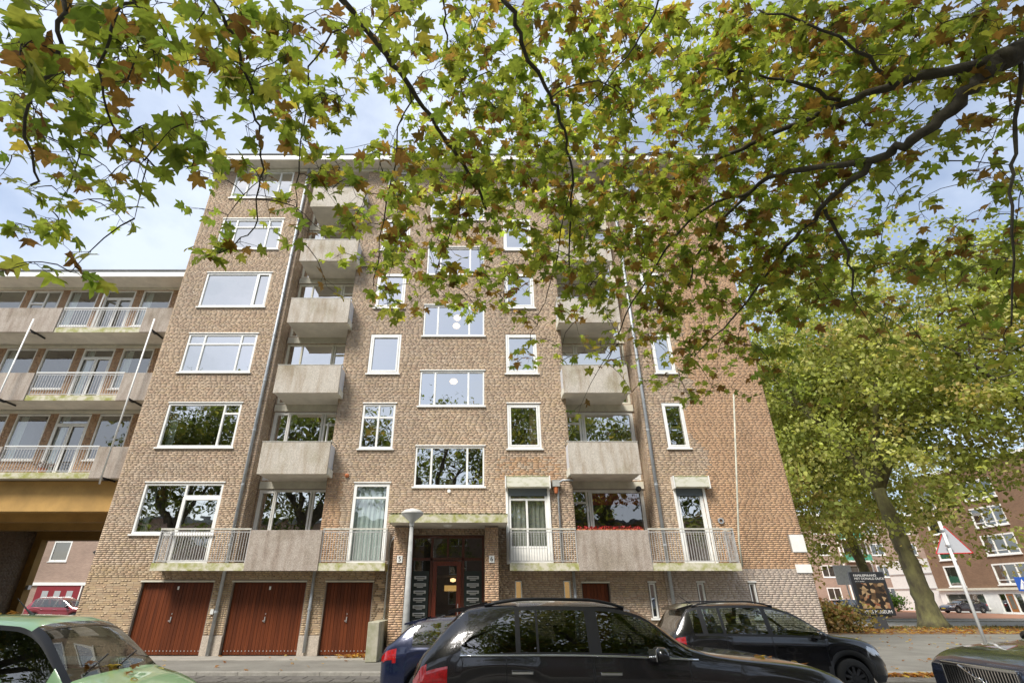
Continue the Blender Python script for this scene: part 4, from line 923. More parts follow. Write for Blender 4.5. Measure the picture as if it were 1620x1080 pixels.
CROSS = dict(L=4.15, W=1.77, wr=.33, axles=(.77, 3.37), paint=black, rim=M_STEELRIM, spokes=10, clad=True, sill=True,
    plan=[(0, .80), (.1, .91), (.4, .975), (.9, 1), (3.2, 1), (3.75, .95), (4.0, .86), (4.15, .70)],
    top=[(0, .98), (.03, 1.05), (.14, 1.17), (.36, 1.45), (.5, 1.56), (.8, 1.605), (1.6, 1.625), (2.1, 1.59), (2.45, 1.49), (3.0, 1.15), (3.15, 1.06), (3.7, .99), (4.02, .86), (4.15, .66)],
    belt=[(0, .92), (.12, 1.0), (.5, 1.04), (1.5, 1.03), (2.9, 1.0), (3.4, .95), (3.9, .82), (4.15, .6)], low=[(0, .38), (.3, .26), (4, .25), (4.15, .3)],
    doors=[(1.05, 1.93), (1.95, 2.95)], pillars=[(.62, .72), (1.02, 1.08), (1.90, 1.99)], screen=(2.42, 3.12), rear=(.1, .45), glass=[(.45, 2.9)], cabin=(.9, 2.6), mirror=(2.82, 1.06), rails=(.55, 2.2), spoiler=(.42, .6, .55), darkpil=True, sideglass=mat_glass('light_car_glass', (.5, .56, .55), .14), aerial=.75, railm=M_BLACK, mirrorm=black, tumble=.40,
    lamps={'tail_light': lambda x, z, j: x < .26 and .84 < z < 1.0 and j <= 9, 'headlight': lambda x, z, j: x > 3.72 and .72 < z < .84 and j <= 9})
make_car('parked_car', 'black compact crossover with black steel wheels and roof rails by the narrow windows', CROSS, (3.74, 12.42, ROADZ), R_(-1), 'cars parked by the kerb')
MICRA = dict(L=3.72, W=1.66, wr=.29, axles=(.62, 3.05), paint=paint('pale_green_paint', (.44, .74, .34), 0, .3), sideglass=M_CARGLASS,
    plan=[(0, .78), (.1, .9), (.4, .97), (.9, 1), (2.8, 1), (3.3, .94), (3.55, .85), (3.72, .66)],
    top=[(0, .85), (.03, .95), (.16, 1.12), (.36, 1.38), (.55, 1.48), (.9, 1.53), (1.5, 1.55), (2.1, 1.525), (2.3, 1.47), (2.78, 1.12), (2.92, 1.01), (3.25, .93), (3.55, .80), (3.72, .58)],
    belt=[(0, .80), (.12, .90), (.5, .95), (1.5, .95), (2.6, .92), (3.0, .88), (3.5, .72), (3.72, .52)], low=[(0, .34), (.3, .22), (3.5, .2), (3.72, .26)],
    doors=[(1.2, 2.5)], pillars=[(.9, .96), (1.16, 1.24)], screen=(2.27, 2.89), rear=(.1, .5), glass=[(.45, 2.7)], cabin=(.8, 2.25), mirror=(2.28, .99), darkpil=True, aerial=1.75, tumble=.38, crown=.07,
    lamps={'tail_light': lambda x, z, j: x < .25 and .7 < z < .95 and j <= 9, 'headlight': lambda x, z, j: x > 3.2 and .62 < z < .85 and j <= 10})
micra = make_car('parked_car', 'pale green small hatchback with brown leaves on its roof and bonnet', MICRA, (-6.84, 6.50, ROADZ), 0, 'cars parked by the kerb')
BIG = dict(L=4.69, W=1.90, wr=.35, axles=(.9, 3.78), paint=paint('blue_grey_paint', (.055, .072, .125), .4, .25),
    plan=[(0, .82), (.1, .92), (.4, .98), (.9, 1), (3.6, 1), (4.3, .97), (4.58, .93), (4.69, .90)],
    top=[(0, .95), (.05, 1.1), (.4, 1.5), (.7, 1.62), (1.4, 1.65), (2.2, 1.62), (2.6, 1.52), (3.15, 1.18), (3.35, 1.10), (3.9, 1.06), (4.4, 1.0), (4.62, .92), (4.69, .86)],
    belt=[(0, .9), (.2, 1.05), (1.5, 1.06), (3.1, 1.02), (3.8, .99), (4.4, .92), (4.69, .80)], low=[(0, .4), (.3, .26), (4, .25), (4.69, .28)],
    doors=[(1.15, 2.1), (2.12, 3.15)], pillars=[(1.25, 1.32), (2.06, 2.16)], screen=(2.55, 3.3), rear=(.1, .5), glass=[(.6, 3.1)], cabin=(1, 2.8), mirror=(2.95, 1.12), rails=(.7, 2.3), darkpil=True, mirrorm=black,
    lamps={'headlight': lambda x, z, j: x > 4.3 and .74 < z < .88 and j <= 9, 'tail_light': lambda x, z, j: x < .3 and .9 < z < 1.1 and j <= 9})
big = make_car('parked_car', 'dark blue-grey car with a wide chrome barred grille, facing the black SUV', BIG, (6.42 + 4.69, 7.62, ROADZ), R_(178), 'cars parked by the kerb'); big.scale = (1, 1, 1.07)
# its grille: chrome surround, upright bars, round badge with a diagonal bar
gr = MB(); xg = 4.70
for q in ((-.60, .60, .835, .87), (-.56, .56, .40, .43)): gr.box(xg - .01, xg + .03, q[0], q[1], q[2], q[3], M_CHROME)
for sg in (-1, 1): gr.box(xg - .01, xg + .03, min(sg * .57, sg * .60), max(sg * .57, sg * .60), .43, .835, M_CHROME)
gr.box(xg - .02, xg - .002, -.58, .58, .42, .85, M_BLACK)
grille = gr.build('grille', M_CHROME, big, bevel=.006)
sbm = MB(); sbm.box(-.004, .022, -.008, .008, 0, .405); sbme = sbm.mesh('grille_bar', M_CHROME)
for k in range(25): inst('grille_bar', sbme, grille, (xg, -.54 + k * .045, .43))
bd = MB(); bd.lathe([(.065, .02), (.085, .025), (.085, .045), (.065, .045), (.06, .03), (.001, .03)], (xg, 0, .66), 'X', 24); bd.build('badge', M_CHROME, grille, True)
bb = MB(); bb.tube([(xg + .03, .02, .70), (xg + .03, -.28, .845)], .014, 6); bb.build('badge_bar', M_CHROME, grille)
# distant cars share the hatchback and crossover forms
FARC = dict(HATCH); FARC.update(L=4.6, paint=paint('slate_paint', (.05, .055, .075), .4, .25), top=[(0, .92), (.03, .98), (.3, 1.05), (.75, 1.2), (1.3, 1.36), (2.0, 1.40), (2.5, 1.34), (3.2, 1.02), (3.4, .94), (4.1, .84), (4.45, .72), (4.6, .58)], axles=(.85, 3.65), plan=[(0, .78), (.1, .9), (.4, .97), (.9, 1), (3.4, 1), (4.2, .94), (4.45, .84), (4.6, .66)], belt=[(0, .85), (.2, .93), (1.5, .94), (3.2, .9), (3.9, .8), (4.4, .68), (4.6, .55)], doors=[(1.3, 2.2), (2.22, 3.15)], pillars=[(2.18, 2.25)], screen=(2.5, 3.35), rear=(.35, 1.2), glass=[(.8, 3.1)], spoiler=None, mirror=(3.0, .97), cabin=(1.1, 2.7), low=[(0, .34), (.3, .22), (4.4, .2), (4.6, .25)])
make_car('parked_car', 'slate grey coupe-like saloon parked across the side road by the white shopfront', FARC, (57.2, 65.5, .03), R_(180), 'cars parked far off')
REDC = dict(CROSS); REDC.update(paint=paint('dark_red_paint', (.22, .018, .03), .2, .25), clad=False, sill=False, railm=M_ALU)
make_car('parked_car', 'dark red car with silver roof rails in the courtyard behind the passage', REDC, (-31.2, 39.5, .005), R_(4), 'cars parked far off')
SILV = dict(HATCH); SILV.update(paint=paint('silver_paint', (.42, .45, .47), .5, .25))
make_car('parked_car', 'silver small car at the foot of the ochre passage column', SILV, (-23.75, 23.6, .005), R_(0), 'cars parked far off')
DARK2 = dict(HATCH); DARK2.update(paint=paint('dark_grey_paint', (.03, .032, .036), .3, .25))
make_car('parked_car', 'dark car half hidden behind the autumn hedge', DARK2, (31.5, 52.0, .05), R_(5), 'cars parked far off')
# ------------------------------------------------------------------ street furniture, far buildings
lamp = thing('street_lamp', 'grey concrete lamp post with a wide cone shaped lantern in front of the porch', 'street lamp', (-2.02, 14.9, 0))
b = MB(); b.tube([(0, 0, 0), (0, 0, 1.3), (0, 0, 3.45)], [.11, .085, .05], 12); b.build('post', mat('lamp_concrete', (.36, .36, .34), .8, var=.15, scale=5), lamp, smooth=True)
b = MB(); b.lathe([(.06, 3.40), (.075, 3.52), (.29, 3.70), (.30, 3.735)], seg=24); lh = b.build('lamp_bowl', mat('frosted_bowl', (.55, .55, .52), .35), lamp, smooth=True)
b = MB(); b.lathe([(.31, 3.73), (.315, 3.76), (.22, 3.83), (.06, 3.87), (.001, 3.875)], seg=24); b.build('lamp_cap', mat('lamp_cap_grey', (.48, .47, .43), .6, var=.2), lamp, smooth=True)
lamp2 = thing('street_lamp', 'black lamp post with a pale cone lantern in the courtyard behind the passage', 'street lamp', (-22.2, 31.5, 0))
b = MB(); b.tube([(0, 0, 0), (0, 0, 3.75)], [.09, .05], 10); b.build('post', M_BLACK, lamp2); b = MB(); b.lathe([(.05, 3.7), (.3, 3.95), (.1, 4.1), (.001, 4.12)], seg=18); b.build('lamp_bowl', mat('frosted_bowl'), lamp2, smooth=True)
# triangular sign seen from behind
sg = thing('road_sign', 'white pole with a red edged triangular warning sign seen from behind', 'road sign', (14.55, 17.05, 0))
b = MB(); b.tube([(0, 0, 0), (0, 0, 3.80)], .045, 10); b.build('pole', mat('pale_pole', (.62, .62, .60), .5), sg, smooth=True)
b = MB(); a = .92
tri = [(-a / 2, 0), (a / 2, 0), (0, a * .866)]
def plate(b, pts, y0, y1, m):
    n = len(pts); b.poly([(x, y0, z) for x, z in pts], m); b.poly([(x, y1, z) for x, z in reversed(pts)], m)
    for i in range(n): p, q = pts[i], pts[(i + 1) % n]; b.poly([(p[0], y0, p[1]), (p[0], y1, p[1]), (q[0], y1, q[1]), (q[0], y0, q[1])], m)
plate(b, tri, .05, .058, mat('sign_back_grey', (.42, .43, .45), .5)); s1 = b.build('triangle_plate', None, sg); s1.location = (.12, 0, 2.86); s1.rotation_euler = (0, 0, R_(-24))
b = MB()
for i in range(3):
    p, q = Vector((tri[i][0], .054, tri[i][1])), Vector((tri[(i + 1) % 3][0], .054, tri[(i + 1) % 3][1])); b.tube([p, q], .016, 6)
b.build('red_edge', mat('sign_red', (.5, .02, .02), .5), s1)
for z in (3.05, 3.5): boxo('clamp', -.06, .06, -.06, .05, z, z + .05, M_ALU, sg)
bs = thing('road_sign', 'small square blue crossing sign before the white shopfront', 'road sign', (48.9, 51.0, .03)); b = MB(); b.tube([(0, 0, 0), (0, 0, 3.2)], .05, 8); b.build('pole', mat('pale_pole'), bs)
bp = boxo('sign_plate', -.6, .6, -.09, -.05, 2.1, 3.25, mat('sign_blue', (.02, .09, .40), .5), bs); b = MB(); b.poly([(-.45, -.1, 2.25), (.45, -.1, 2.25), (0, -.1, 3.1)]); b.build('white_triangle', M_WHITE, bp); b = MB(); b.tube([(-.1, -.105, 2.3), (.02, -.105, 2.6), (.0, -.105, 2.82)], .035, 5); b.build('walker_mark', mat('sign_blue'), bp)
# poster panel
mp_ = thing('poster_panel', 'black framed museum poster panel on a tapered foot at the verge', 'poster', (22.6, 33.0, 0), R_(-12))
b = MB(); plate(b, [(-.36, 0), (.36, 0), (.30, .5), (.42, .74), (-.42, .74), (-.30, .5)], -.09, .09, M_TRIM); b.build('foot', M_TRIM, mp_)
fr = boxo('frame', -.9, .9, -.13, .13, .70, 2.98, mat('panel_black', (.02, .021, .023), .4), mp_, bevel=.03)
pst_m = bpy.data.materials.new('painting'); pst_m.use_nodes = True; n = pst_m.node_tree.nodes; l = pst_m.node_tree.links; p = n['Principled BSDF']; p.inputs['Roughness'].default_value = .3
tcn = n.new('ShaderNodeTexCoord'); vo = n.new('ShaderNodeTexVoronoi'); vo.inputs['Scale'].default_value = 5.5; l.new(tcn.outputs['Object'], vo.inputs[0]); rr = n.new('ShaderNodeValToRGB'); l.new(vo.outputs['Color'], rr.inputs[0])
for pos, c in ((.0, (.012, .009, .007)), (.45, (.03, .02, .012)), (.62, (.16, .09, .04)), (.72, (.42, .30, .16)), (.85, (.22, .07, .03)), (.97, (.5, .4, .24))):
    e = rr.color_ramp.elements.new(pos); e.color = (*c, 1)
l.new(rr.outputs[0], p.inputs['Base Color'])
boxo('picture', -.72, .72, -.136, -.128, 1.06, 2.38, pst_m, mp_)
M_PRINT = mat('white_print', (.75, .74, .70), .5)
for (s_, size, x, z) in (('FAMILIEMAAND', .17, -.72, 2.78), ('MET DONALD DUCK', .165, -.72, 2.61), ('t/m 31 oktober', .08, -.72, 2.47)): inst('lettering', text_mesh(s_, size, M_PRINT, .003, 'LEFT'), mp_, (x, -.134, z), (math.pi / 2, 0, 0))
inst('lettering', text_mesh('RIJKS MUSEUM', .23, M_PRINT, .003), mp_, (0, -.134, .89), (math.pi / 2, 0, 0))
# traffic board behind the hedge
tb = thing('traffic_board', 'grey back of a rectangular board on a post behind the autumn hedge', 'road sign', (28.4, 44.0, 0)); b = MB(); b.tube([(0, 0, 0), (0, 0, 4.0)], .05, 8); b.build('post', M_STEEL, tb); boxo('board', -.7, .7, -.03, .0, 2.5, 3.9, M_STEEL, tb)
# far brown building to the right, facade facing left (-x)
M_BRB = simple_brick('brown_far_brick', (.24, .145, .085), (.19, .11, .065), (.13, .09, .06))
fb_ = thing('brown_brick_house', 'brown brick block with white three-light windows above a white shop floor', 'building', (0, 0, 0))
XF = 58.0
def PX(u, z, d): return (XF + d, u, z)
ya, yb = 36.0, 72.0
wins_ = [(y, y + 4.2, z, z + 2.1) for y in (41.6, 50.2, 59.0) for z in (2.9, 5.9, 8.9, 11.9)] + [(67.6, 70, z, z + 2.3) for z in (2.8, 5.8, 8.8, 11.8)]
shop = [(41, 47, .5, 2.1), (54.0, 58.8, .4, 2.1), (65.6, 71.2, .5, 2.1)]; sdoor = [(61.0, 64.0, 0.05, 2.1)]
b = MB(); holes_sheet(b, PX, ya, yb, 2.5, 15.6, wins_, M_BRB, .25); b.poly([(XF, yb, 0), (XF + 14, yb, 0), (XF + 14, yb, 15.6), (XF, yb, 15.6)], M_BRB); b.poly([(XF, ya, 0), (XF + 14, ya, 0), (XF + 14, ya, 15.6), (XF, ya, 15.6)], M_BRB); b.build('wall', M_BRB, fb_)
b = MB(); holes_sheet(b, PX, ya, yb, 0, 2.5, shop + sdoor, M_WHITE, .3); b.build('shop_wall', M_WHITE, fb_)
boxo('cornice', XF - .25, XF - .012, ya, yb, 2.36, 2.6, M_LINTEL, fb_); boxo('roof', XF - .3, XF + 14.3, ya - .3, yb + .3, 15.6, 15.95, M_WHITE, fb_); boxo('room_interior', XF + 1.4, XF + 1.5, ya, yb, 0, 15.5, M_ROOM, fb_)
def side_window(parent, y0, y1, z0, z1, n, low=True):
    b = MB(); fw = .13; x0, x1 = XF - .03, XF + .12
    b.box(x0, x1, y0, y1, z1 - fw, z1 + .02); b.box(x0, x1, y0, y1, z0, z0 + fw); b.box(x0, x1, y0, y0 + fw, z0 + fw, z1 - fw); b.box(x0, x1, y1 - fw, y1, z0 + fw, z1 - fw)
    for k in range(1, n): y = y0 + (y1 - y0) * k / n; b.box(x0 + .01, x1 - .01, y - .06, y + .06, z0 + fw, z1 - fw)
    if low: b.box(x0 + .02, x1 - .02, y0 + fw, y1 - fw, z0 + .42, z0 + .5)
    w = b.build('window', M_WHITE, parent); g = MB(); g.poly([(XF + .06, y0, z0), (XF + .06, y1, z0), (XF + .06, y1, z1), (XF + .06, y0, z1)]); g.build('pane', M_WGL, w); boxo('sill', XF - .12, XF + .0, y0 - .1, y1 + .1, z0 - .12, z0 - .01, M_WHITE, w)
    return w
for i, h in enumerate(wins_): side_window(fb_, *h, 3 if i < 12 else 1, i < 12)
for h in shop:
    w = side_window(fb_, *h, 1, False); boxo('blind', XF + .3, XF + .34, h[0], h[1], h[2], h[3], mat('grey_blind', (.20, .22, .21), .8, var=.1), w)
w = side_window(fb_, *sdoor[0], 3, False); boxo('door_leaf', XF + .0, XF + .1, 62.05, 62.95, .1, 2.0, mat('orange_wood', (.35, .14, .04), .5), w); boxo('door_glass', XF - .01, XF + .0, 62.25, 62.75, .5, 1.8, M_ROOM, w)
b = MB(); b.tube([(XF - .12, 53.2, .1), (XF - .12, 53.2, 15.5)], .1, 8); b.build('drainpipe', M_ZINC, fb_)
wg = thing('white_garage', 'low white rendered garage beside the brown brick block', 'garage', (0, 0, 0)); boxo('body', 58.2, 66, 72.05, 80, 0, 6.2, mat('white_render', (.66, .65, .61), .8, var=.08), wg); b = MB(); b.tube([(58.1, 74, 0), (58.1, 74, 6)], .1, 8); b.build('drainpipe', M_ZINC, wg)
for z in (2.6, 4.4): boxo('panel_line', 58.12, 58.19, 72.1, 79.9, z, z + .12, M_STEEL, wg)
# far pink building with green balconies
gb = thing('pink_brick_flats', 'pinkish brick flats with white frames and green glazed balconies far off', 'building', (0, 0, 0))
YF = 88.0; gx0, gx1 = 34, 78
hol = [(x, x + 2.2, z, z + 1.8) for x in (37.5, 44.8, 53.5, 62.3, 67.6, 73.2) for z in (1.2, 4.4, 7.6, 10.8)] + [(x, x + 3.2, z - .6, z + 1.8) for x in (40.8, 57.8) for z in (1.2, 4.4, 7.6, 10.8)]
b = MB(); holes_sheet(b, lambda u, z, d: (u, YF + d, z), gx0, gx1, 0, 13.6, hol, M_FARB, .25); b.poly([(gx1, YF, 0), (gx1, YF + 10, 0), (gx1, YF + 10, 13.6), (gx1, YF, 13.6)], M_FARB); b.build('wall', M_FARB, gb); boxo('room_interior', gx0, gx1, YF + 1.2, YF + 1.3, 0, 13.5, M_ROOM, gb); boxo('roof', gx0 - .3, gx1 + .3, YF - .5, YF + 10, 13.6, 14.0, M_WHITE, gb)
for h in hol: window(gb, *h, YF + .03, glass=M_WGL, fw=.16, head=False, mull=[((h[0] + h[1]) / 2, h[2], h[3])])
M_GREENG = mat('green_glazing', (.08, .30, .20), .25, var=.15, scale=2)
for x in (40.6, 57.6):
    for z in (3.4, 6.6, 9.8):
        s_ = boxo('balcony', x, x + 3.7, YF - 1.3, YF - .012, z, z + .2, M_WHITE, gb); boxo('glass_front', x + .05, x + 3.65, YF - 1.28, YF - 1.22, z + .2, z + 1.1, M_GREENG, s_); boxo('glass_side', x + .05, x + .1, YF - 1.2, YF - .02, z + .2, z + 1.1, M_GREENG, s_)
for x in (40.3, 57.2, 61.6): b = MB(); b.tube([(x, YF - .15, 0), (x, YF - .15, 13.5)], .12, 8); b.build('drainpipe', M_WHITE, gb)

# unseen houses added across the street to darken window and car side reflections
ob_ = thing('unseen_terrace', 'long three storey brick terrace across the street, unseen, added for its reflections', 'building', (0, 0, 0))
oh = [(x, x + 2.0, z, z + 1.6) for x in range(-44, 44, 5) for z in (.9, 3.9, 6.9)]
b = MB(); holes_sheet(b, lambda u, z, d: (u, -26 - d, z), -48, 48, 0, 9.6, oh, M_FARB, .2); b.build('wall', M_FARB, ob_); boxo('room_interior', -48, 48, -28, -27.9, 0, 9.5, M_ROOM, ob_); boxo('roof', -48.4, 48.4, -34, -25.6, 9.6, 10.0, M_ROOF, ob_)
wf = MB()
for q in ((0, 2, 0, .1), (0, 2, 1.5, 1.6), (0, .1, .1, 1.5), (1.9, 2, .1, 1.5), (.95, 1.05, .1, 1.5)): wf.box(q[0], q[1], -.06, .02, q[2], q[3])
wfm = wf.mesh('window', M_WHITE); pn_ = MB(); pn_.poly([(0, -.03, 0), (2, -.03, 0), (2, -.03, 1.6), (0, -.03, 1.6)]); pnm = pn_.mesh('pane', M_GLASS)
for h in oh: w = inst('window', wfm, ob_, (h[0], -26, h[2])); inst('pane', pnm, w)
raised('opposite_pavement', -60, 60, -25.9, -9, M_PAVE, -.01)
# ------------------------------------------------------------------ trees
M_LEAF = mat_attr('plane_leaf', .55, translucent=.58, noise=.22, nscale=26, spec=.3)
M_FARLEAF = mat_attr('far_leaf', .7, translucent=.4, noise=.2, nscale=2, spec=.2)
M_BARK = mat('plane_bark', (.06, .052, .04), .95, col2=(.14, .125, .09), scale=6, bump=.7, bscale=25, stretch=(1, 1, .5))
M_MBARK = mat('mossy_bark', (.08, .066, .042), .95, col2=(.20, .19, .075), scale=2.2, bump=1.0, bscale=9, stretch=(1, 1, .5))
M_TWIG = mat('twig', (.055, .042, .028), .9)
half = [(.0, .0), (.17, -.07), (.33, .03), (.52, .07), (.43, .21), (.27, .30), (.42, .38), (.50, .50), (.62, .60), (.43, .64), (.22, .55), (.24, .70), (.13, .80), (.0, 1.04)]
OUT = half + [(-x, y) for x, y in reversed(half[1:-1])]
NL = len(OUT)
LEAFV = []
for var in range(6):
    r_ = random.Random(var); v = [(0, .40, .0)]; cu = r_.uniform(.1, .9); tw = r_.uniform(-.6, .6); dr_ = r_.uniform(.1, .85)
    for (x, y) in OUT:
        xx = x * r_.uniform(.88, 1.1); yy = y * r_.uniform(.92, 1.06)
        v.append((xx, yy, -cu * xx * xx * 1.2 + .10 * abs(xx) + tw * xx * (yy - .4) - dr_ * max(0, yy - .4) ** 2 + r_.uniform(-.02, .02)))
    LEAFV.append(np.array(v))
LEAFF = np.array([(0, 1 + k, 1 + (k + 1) % NL) for k in range(NL)])
LC = [((.205, .24, .05), .37), ((.145, .19, .04), .26), ((.26, .27, .065), .14), ((.34, .28, .065), .06), ((.22, .13, .045), .08), ((.15, .085, .035), .06)]
def leaf_col():
    t = rnd.random(); a = 0
    for c, p in LC:
        a += p
        if t < a: break
    k = rnd.uniform(.95, 1.4); return tuple(x * k * rnd.uniform(.94, 1.06) for x in c)
def tri_mesh(name, V, F, cols, m):
    me = bpy.data.meshes.new(name); me.vertices.add(len(V)); me.vertices.foreach_set('co', np.asarray(V, np.float32).ravel())
    k = F.shape[1]; me.loops.add(F.size); me.loops.foreach_set('vertex_index', F.ravel().astype(np.int32)); me.polygons.add(len(F)); me.polygons.foreach_set('loop_start', np.arange(0, F.size, k, dtype=np.int32))
    me.update(calc_edges=True); ca = me.attributes.new('Col', 'FLOAT_COLOR', 'POINT'); ca.data.foreach_set('color', np.concatenate([cols, np.ones((len(cols), 1))], 1).astype(np.float32).ravel())
    me.materials.append(m); return me
def leaves_mesh(name, L):
    Vs, Fs, Cs = [], [], []; o = 0
    for (p, M3, s, var, c) in L:
        v = LEAFV[var] @ (np.array(M3).T * s) + np.array(p); Vs.append(v); Fs.append(LEAFF + o); o += len(v); Cs.append(np.tile(c, (len(v), 1)))
    return tri_mesh(name, np.concatenate(Vs), np.concatenate(Fs), np.concatenate(Cs), M_LEAF)
# --- distant crown: clumps of small kite leaves through a lumpy volume
def crown_mesh(name, seed, rad, nclump, per, size, keep=None, palette=None, center=(0, 0, 0)):
    g = np.random.default_rng(seed); pal = np.array(palette or [(.31, .34, .09), (.38, .39, .12), (.23, .27, .07), (.47, .44, .16), (.48, .38, .15)])
    n = nclump; d = g.standard_normal((n, 3)); d /= np.linalg.norm(d, axis=1)[:, None]; r = g.random(n) ** .45
    lump = 1 + .22 * np.sin(3 * d[:, 0] + seed) * np.cos(2.7 * d[:, 1] + 1) + .15 * np.sin(5 * d[:, 2] + 2 * d[:, 0])
    cc = d * (r * lump)[:, None] * np.array(rad); ctint = pal[g.choice(len(pal), n, p=[.3, .28, .22, .13, .07])]
    P = np.repeat(cc, per, 0) + g.standard_normal((n * per, 3)) * np.array((.52, .52, .27)); C = np.repeat(ctint * g.uniform(.72, 1.22, (n, 1)), per, 0) * (1 + .25 * g.standard_normal((n * per, 1)))
    P = P + np.array(center)
    if keep is not None: k = keep(P); P, C = P[k], C[k]
    m = len(P); nrm = g.standard_normal((m, 3)) * .75 + np.array((0, 0, .8)); nrm /= np.linalg.norm(nrm, axis=1)[:, None]
    t = np.cross(nrm, g.standard_normal((m, 3))); t /= np.linalg.norm(t, axis=1)[:, None]; bt = np.cross(nrm, t); s = size * (.6 + .8 * g.random((m, 1)))
    V = np.stack([P - t * s * .5, P + bt * s * .42 + nrm * s * .1, P + t * s * .6, P - bt * s * .42 + nrm * s * .1], 1).reshape(-1, 3)
    F = (np.arange(m)[:, None] * 4 + np.arange(4)[None]); return tri_mesh(name, V, F, np.repeat(np.clip(C, .02, .5), 4, 0), M_FARLEAF)
def limb(b, p0, p1, r0, r1, n=6, wob=.25, seg=8):
    p0, p1 = Vector(p0), Vector(p1); pts = []; L = (p1 - p0).length
    for i in range(n + 1):
        t = i / n; q = p0.lerp(p1, t); w = wob * L * .12 * math.sin(t * math.pi)
        pts.append(q + Vector((rnd.uniform(-w, w), rnd.uniform(-w, w), w * .6)))
    b.tube(pts, [r0 + (r1 - r0) * i / n for i in range(n + 1)], seg); return pts
def plane_tree(label, loc, H, rtrunk, crown, cz, rad, fork=.35, lean=(0, 0), rot=0, bark=M_BARK, group='plane trees along the street', cs=(1, 1, 1)):
    t = thing('plane_tree', label, 'tree', loc, 0, group); fz = H * fork; top = Vector((lean[0], lean[1], fz))
    b = MB(); n = 22
    b.tube([(lean[0] * (k / n) ** 1.5, lean[1] * (k / n) ** 1.5, fz * k / n - .05) for k in range(n + 1)], [rtrunk * (1.06 - .3 * k / n + .75 * math.exp(-k * .75)) for k in range(n + 1)], 18)
    b.v = [(x + .09 * rtrunk * math.sin(7.1 * z + 3 * math.atan2(y, x)) * math.cos(5 * y / rtrunk) + rnd.gauss(0, .02 * rtrunk), y + .09 * rtrunk * math.cos(4.3 * z + 2 * x / rtrunk) + rnd.gauss(0, .02 * rtrunk), z) for x, y, z in b.v]
    b.build('trunk', bark, t, smooth=True)
    for k in range(6):
        a = k * 2 * math.pi / 6 + rnd.uniform(-.4, .4); q = MB()
        tip = Vector((math.cos(a) * rad[0] * .7, math.sin(a) * rad[1] * .7, cz + rnd.uniform(-.2, .5) * rad[2])); mid = top.lerp(tip, .45) + Vector((0, 0, rnd.uniform(.2, 1.2)))
        pts = limb(q, top - Vector((0, 0, .3)), mid, rtrunk * .55, rtrunk * .34); limb(q, mid, tip, rtrunk * .34, rtrunk * .07)
        for j in range(4):
            s_ = mid.lerp(tip, rnd.uniform(0, .7)); e = s_ + Vector((rnd.uniform(-1, 1), rnd.uniform(-1, 1), rnd.uniform(-.2, .9))) * rad[0] * .38; limb(q, s_, e, rtrunk * .16, rtrunk * .03, 4, seg=5)
        q.build('branch', bark, t, smooth=True)
    if crown: c = inst('crown', crown, t, (0, 0, cz), (0, 0, rot), cs); tag(c, kind='stuff')
    return t
DK = [(.10, .125, .035), (.13, .15, .04), (.075, .10, .025), (.17, .165, .05), (.19, .14, .05)]
RADF = (8.6, 8.6, 8.2)
crA = crown_mesh('crown', 3, RADF, 700, 64, .22); crB = crown_mesh('crown', 8, RADF, 680, 64, .22); crC = crown_mesh('crown', 14, (7.4, 7.4, 6.6), 460, 64, .21, palette=DK)
plane_tree('tall plane tree with a thick mossy trunk behind the poster panel', (27.3, 35.2, .0), 23, .52, crA, 16.6, RADF, .36, (-.4, .2), .3, M_MBARK, cs=(1.1, 1.1, 1.27))
plane_tree('slimmer plane tree behind the poster, before the green balconies', (36.6, 53.0, .0), 23, .48, crB, 16.4, RADF, .36, (-.8, .2), 1.7, M_MBARK, cs=(1.1, 1.1, 1.25))
plane_tree('leaning plane tree behind the hedge close to the brick corner', (28.0, 48.5, .0), 22, .42, crA, 15.5, RADF, .38, (-1.2, .0), 2.6, cs=(1.1, 1.1, 1.3))
plane_tree('plane tree whose crown overhangs the triangular sign', (33.5, 27.5, .0), 21, .45, crB, 14.6, RADF, .36, (0, 0), 4.1, cs=(1.05, 1.05, 1.22))
plane_tree('tree rising behind the courtyard lamp in the passage', (-21.6, 36.5, .0), 9, .16, crown_mesh('crown', 21, (2.1, 2.1, 2.4), 70, 34, .26, palette=[(.07, .15, .03), (.09, .18, .04), (.05, .11, .025), (.12, .2, .05), (.2, .25, .08)]), 6.2, (2.1, 2.1, 2.4), .4, group='courtyard trees')
plane_tree('yellowing tree far behind the wing roof', (-50, 44, 0), 19, .35, crB, 15.5, (7, 7, 6), .5, (0, 0), 1.0, group='courtyard trees')
# hedge
hg = thing('autumn_hedge', 'loose hedge of yellow and russet leaves beside the brick corner', 'hedge', (18.3, 30.6, 0))
hc = crown_mesh('foliage', 5, (1.5, .8, .62), 80, 34, .17, palette=[(.26, .20, .07), (.34, .22, .09), (.17, .17, .05), (.36, .17, .08), (.42, .30, .15)]); o = inst('foliage', hc, hg, (0, 0, .72)); tag(o, kind='stuff')
for i in range(9): q = MB(); x = rnd.uniform(-1.6, 1.6); limb(q, (x, 0, 0), (x + rnd.uniform(-.4, .4), rnd.uniform(-.3, .3), 1.6), .03, .008, 4, seg=5); q.build('stem', M_TWIG, hg)
sh = thing('low_shrub', 'low clipped green shrub at the foot of the far flats', 'shrub', (50.5, 72, 0)); o = inst('foliage', crown_mesh('foliage', 6, (2.4, .9, .9), 70, 30, .25, palette=[(.08, .15, .03), (.1, .18, .04), (.06, .11, .02), (.13, .2, .05), (.16, .2, .06)]), sh, (0, 0, 1.0)); tag(o, kind='stuff'); q = MB(); q.tube([(0, 0, 0), (0, 0, .8)], .05, 6); q.build('stem', M_TWIG, sh)

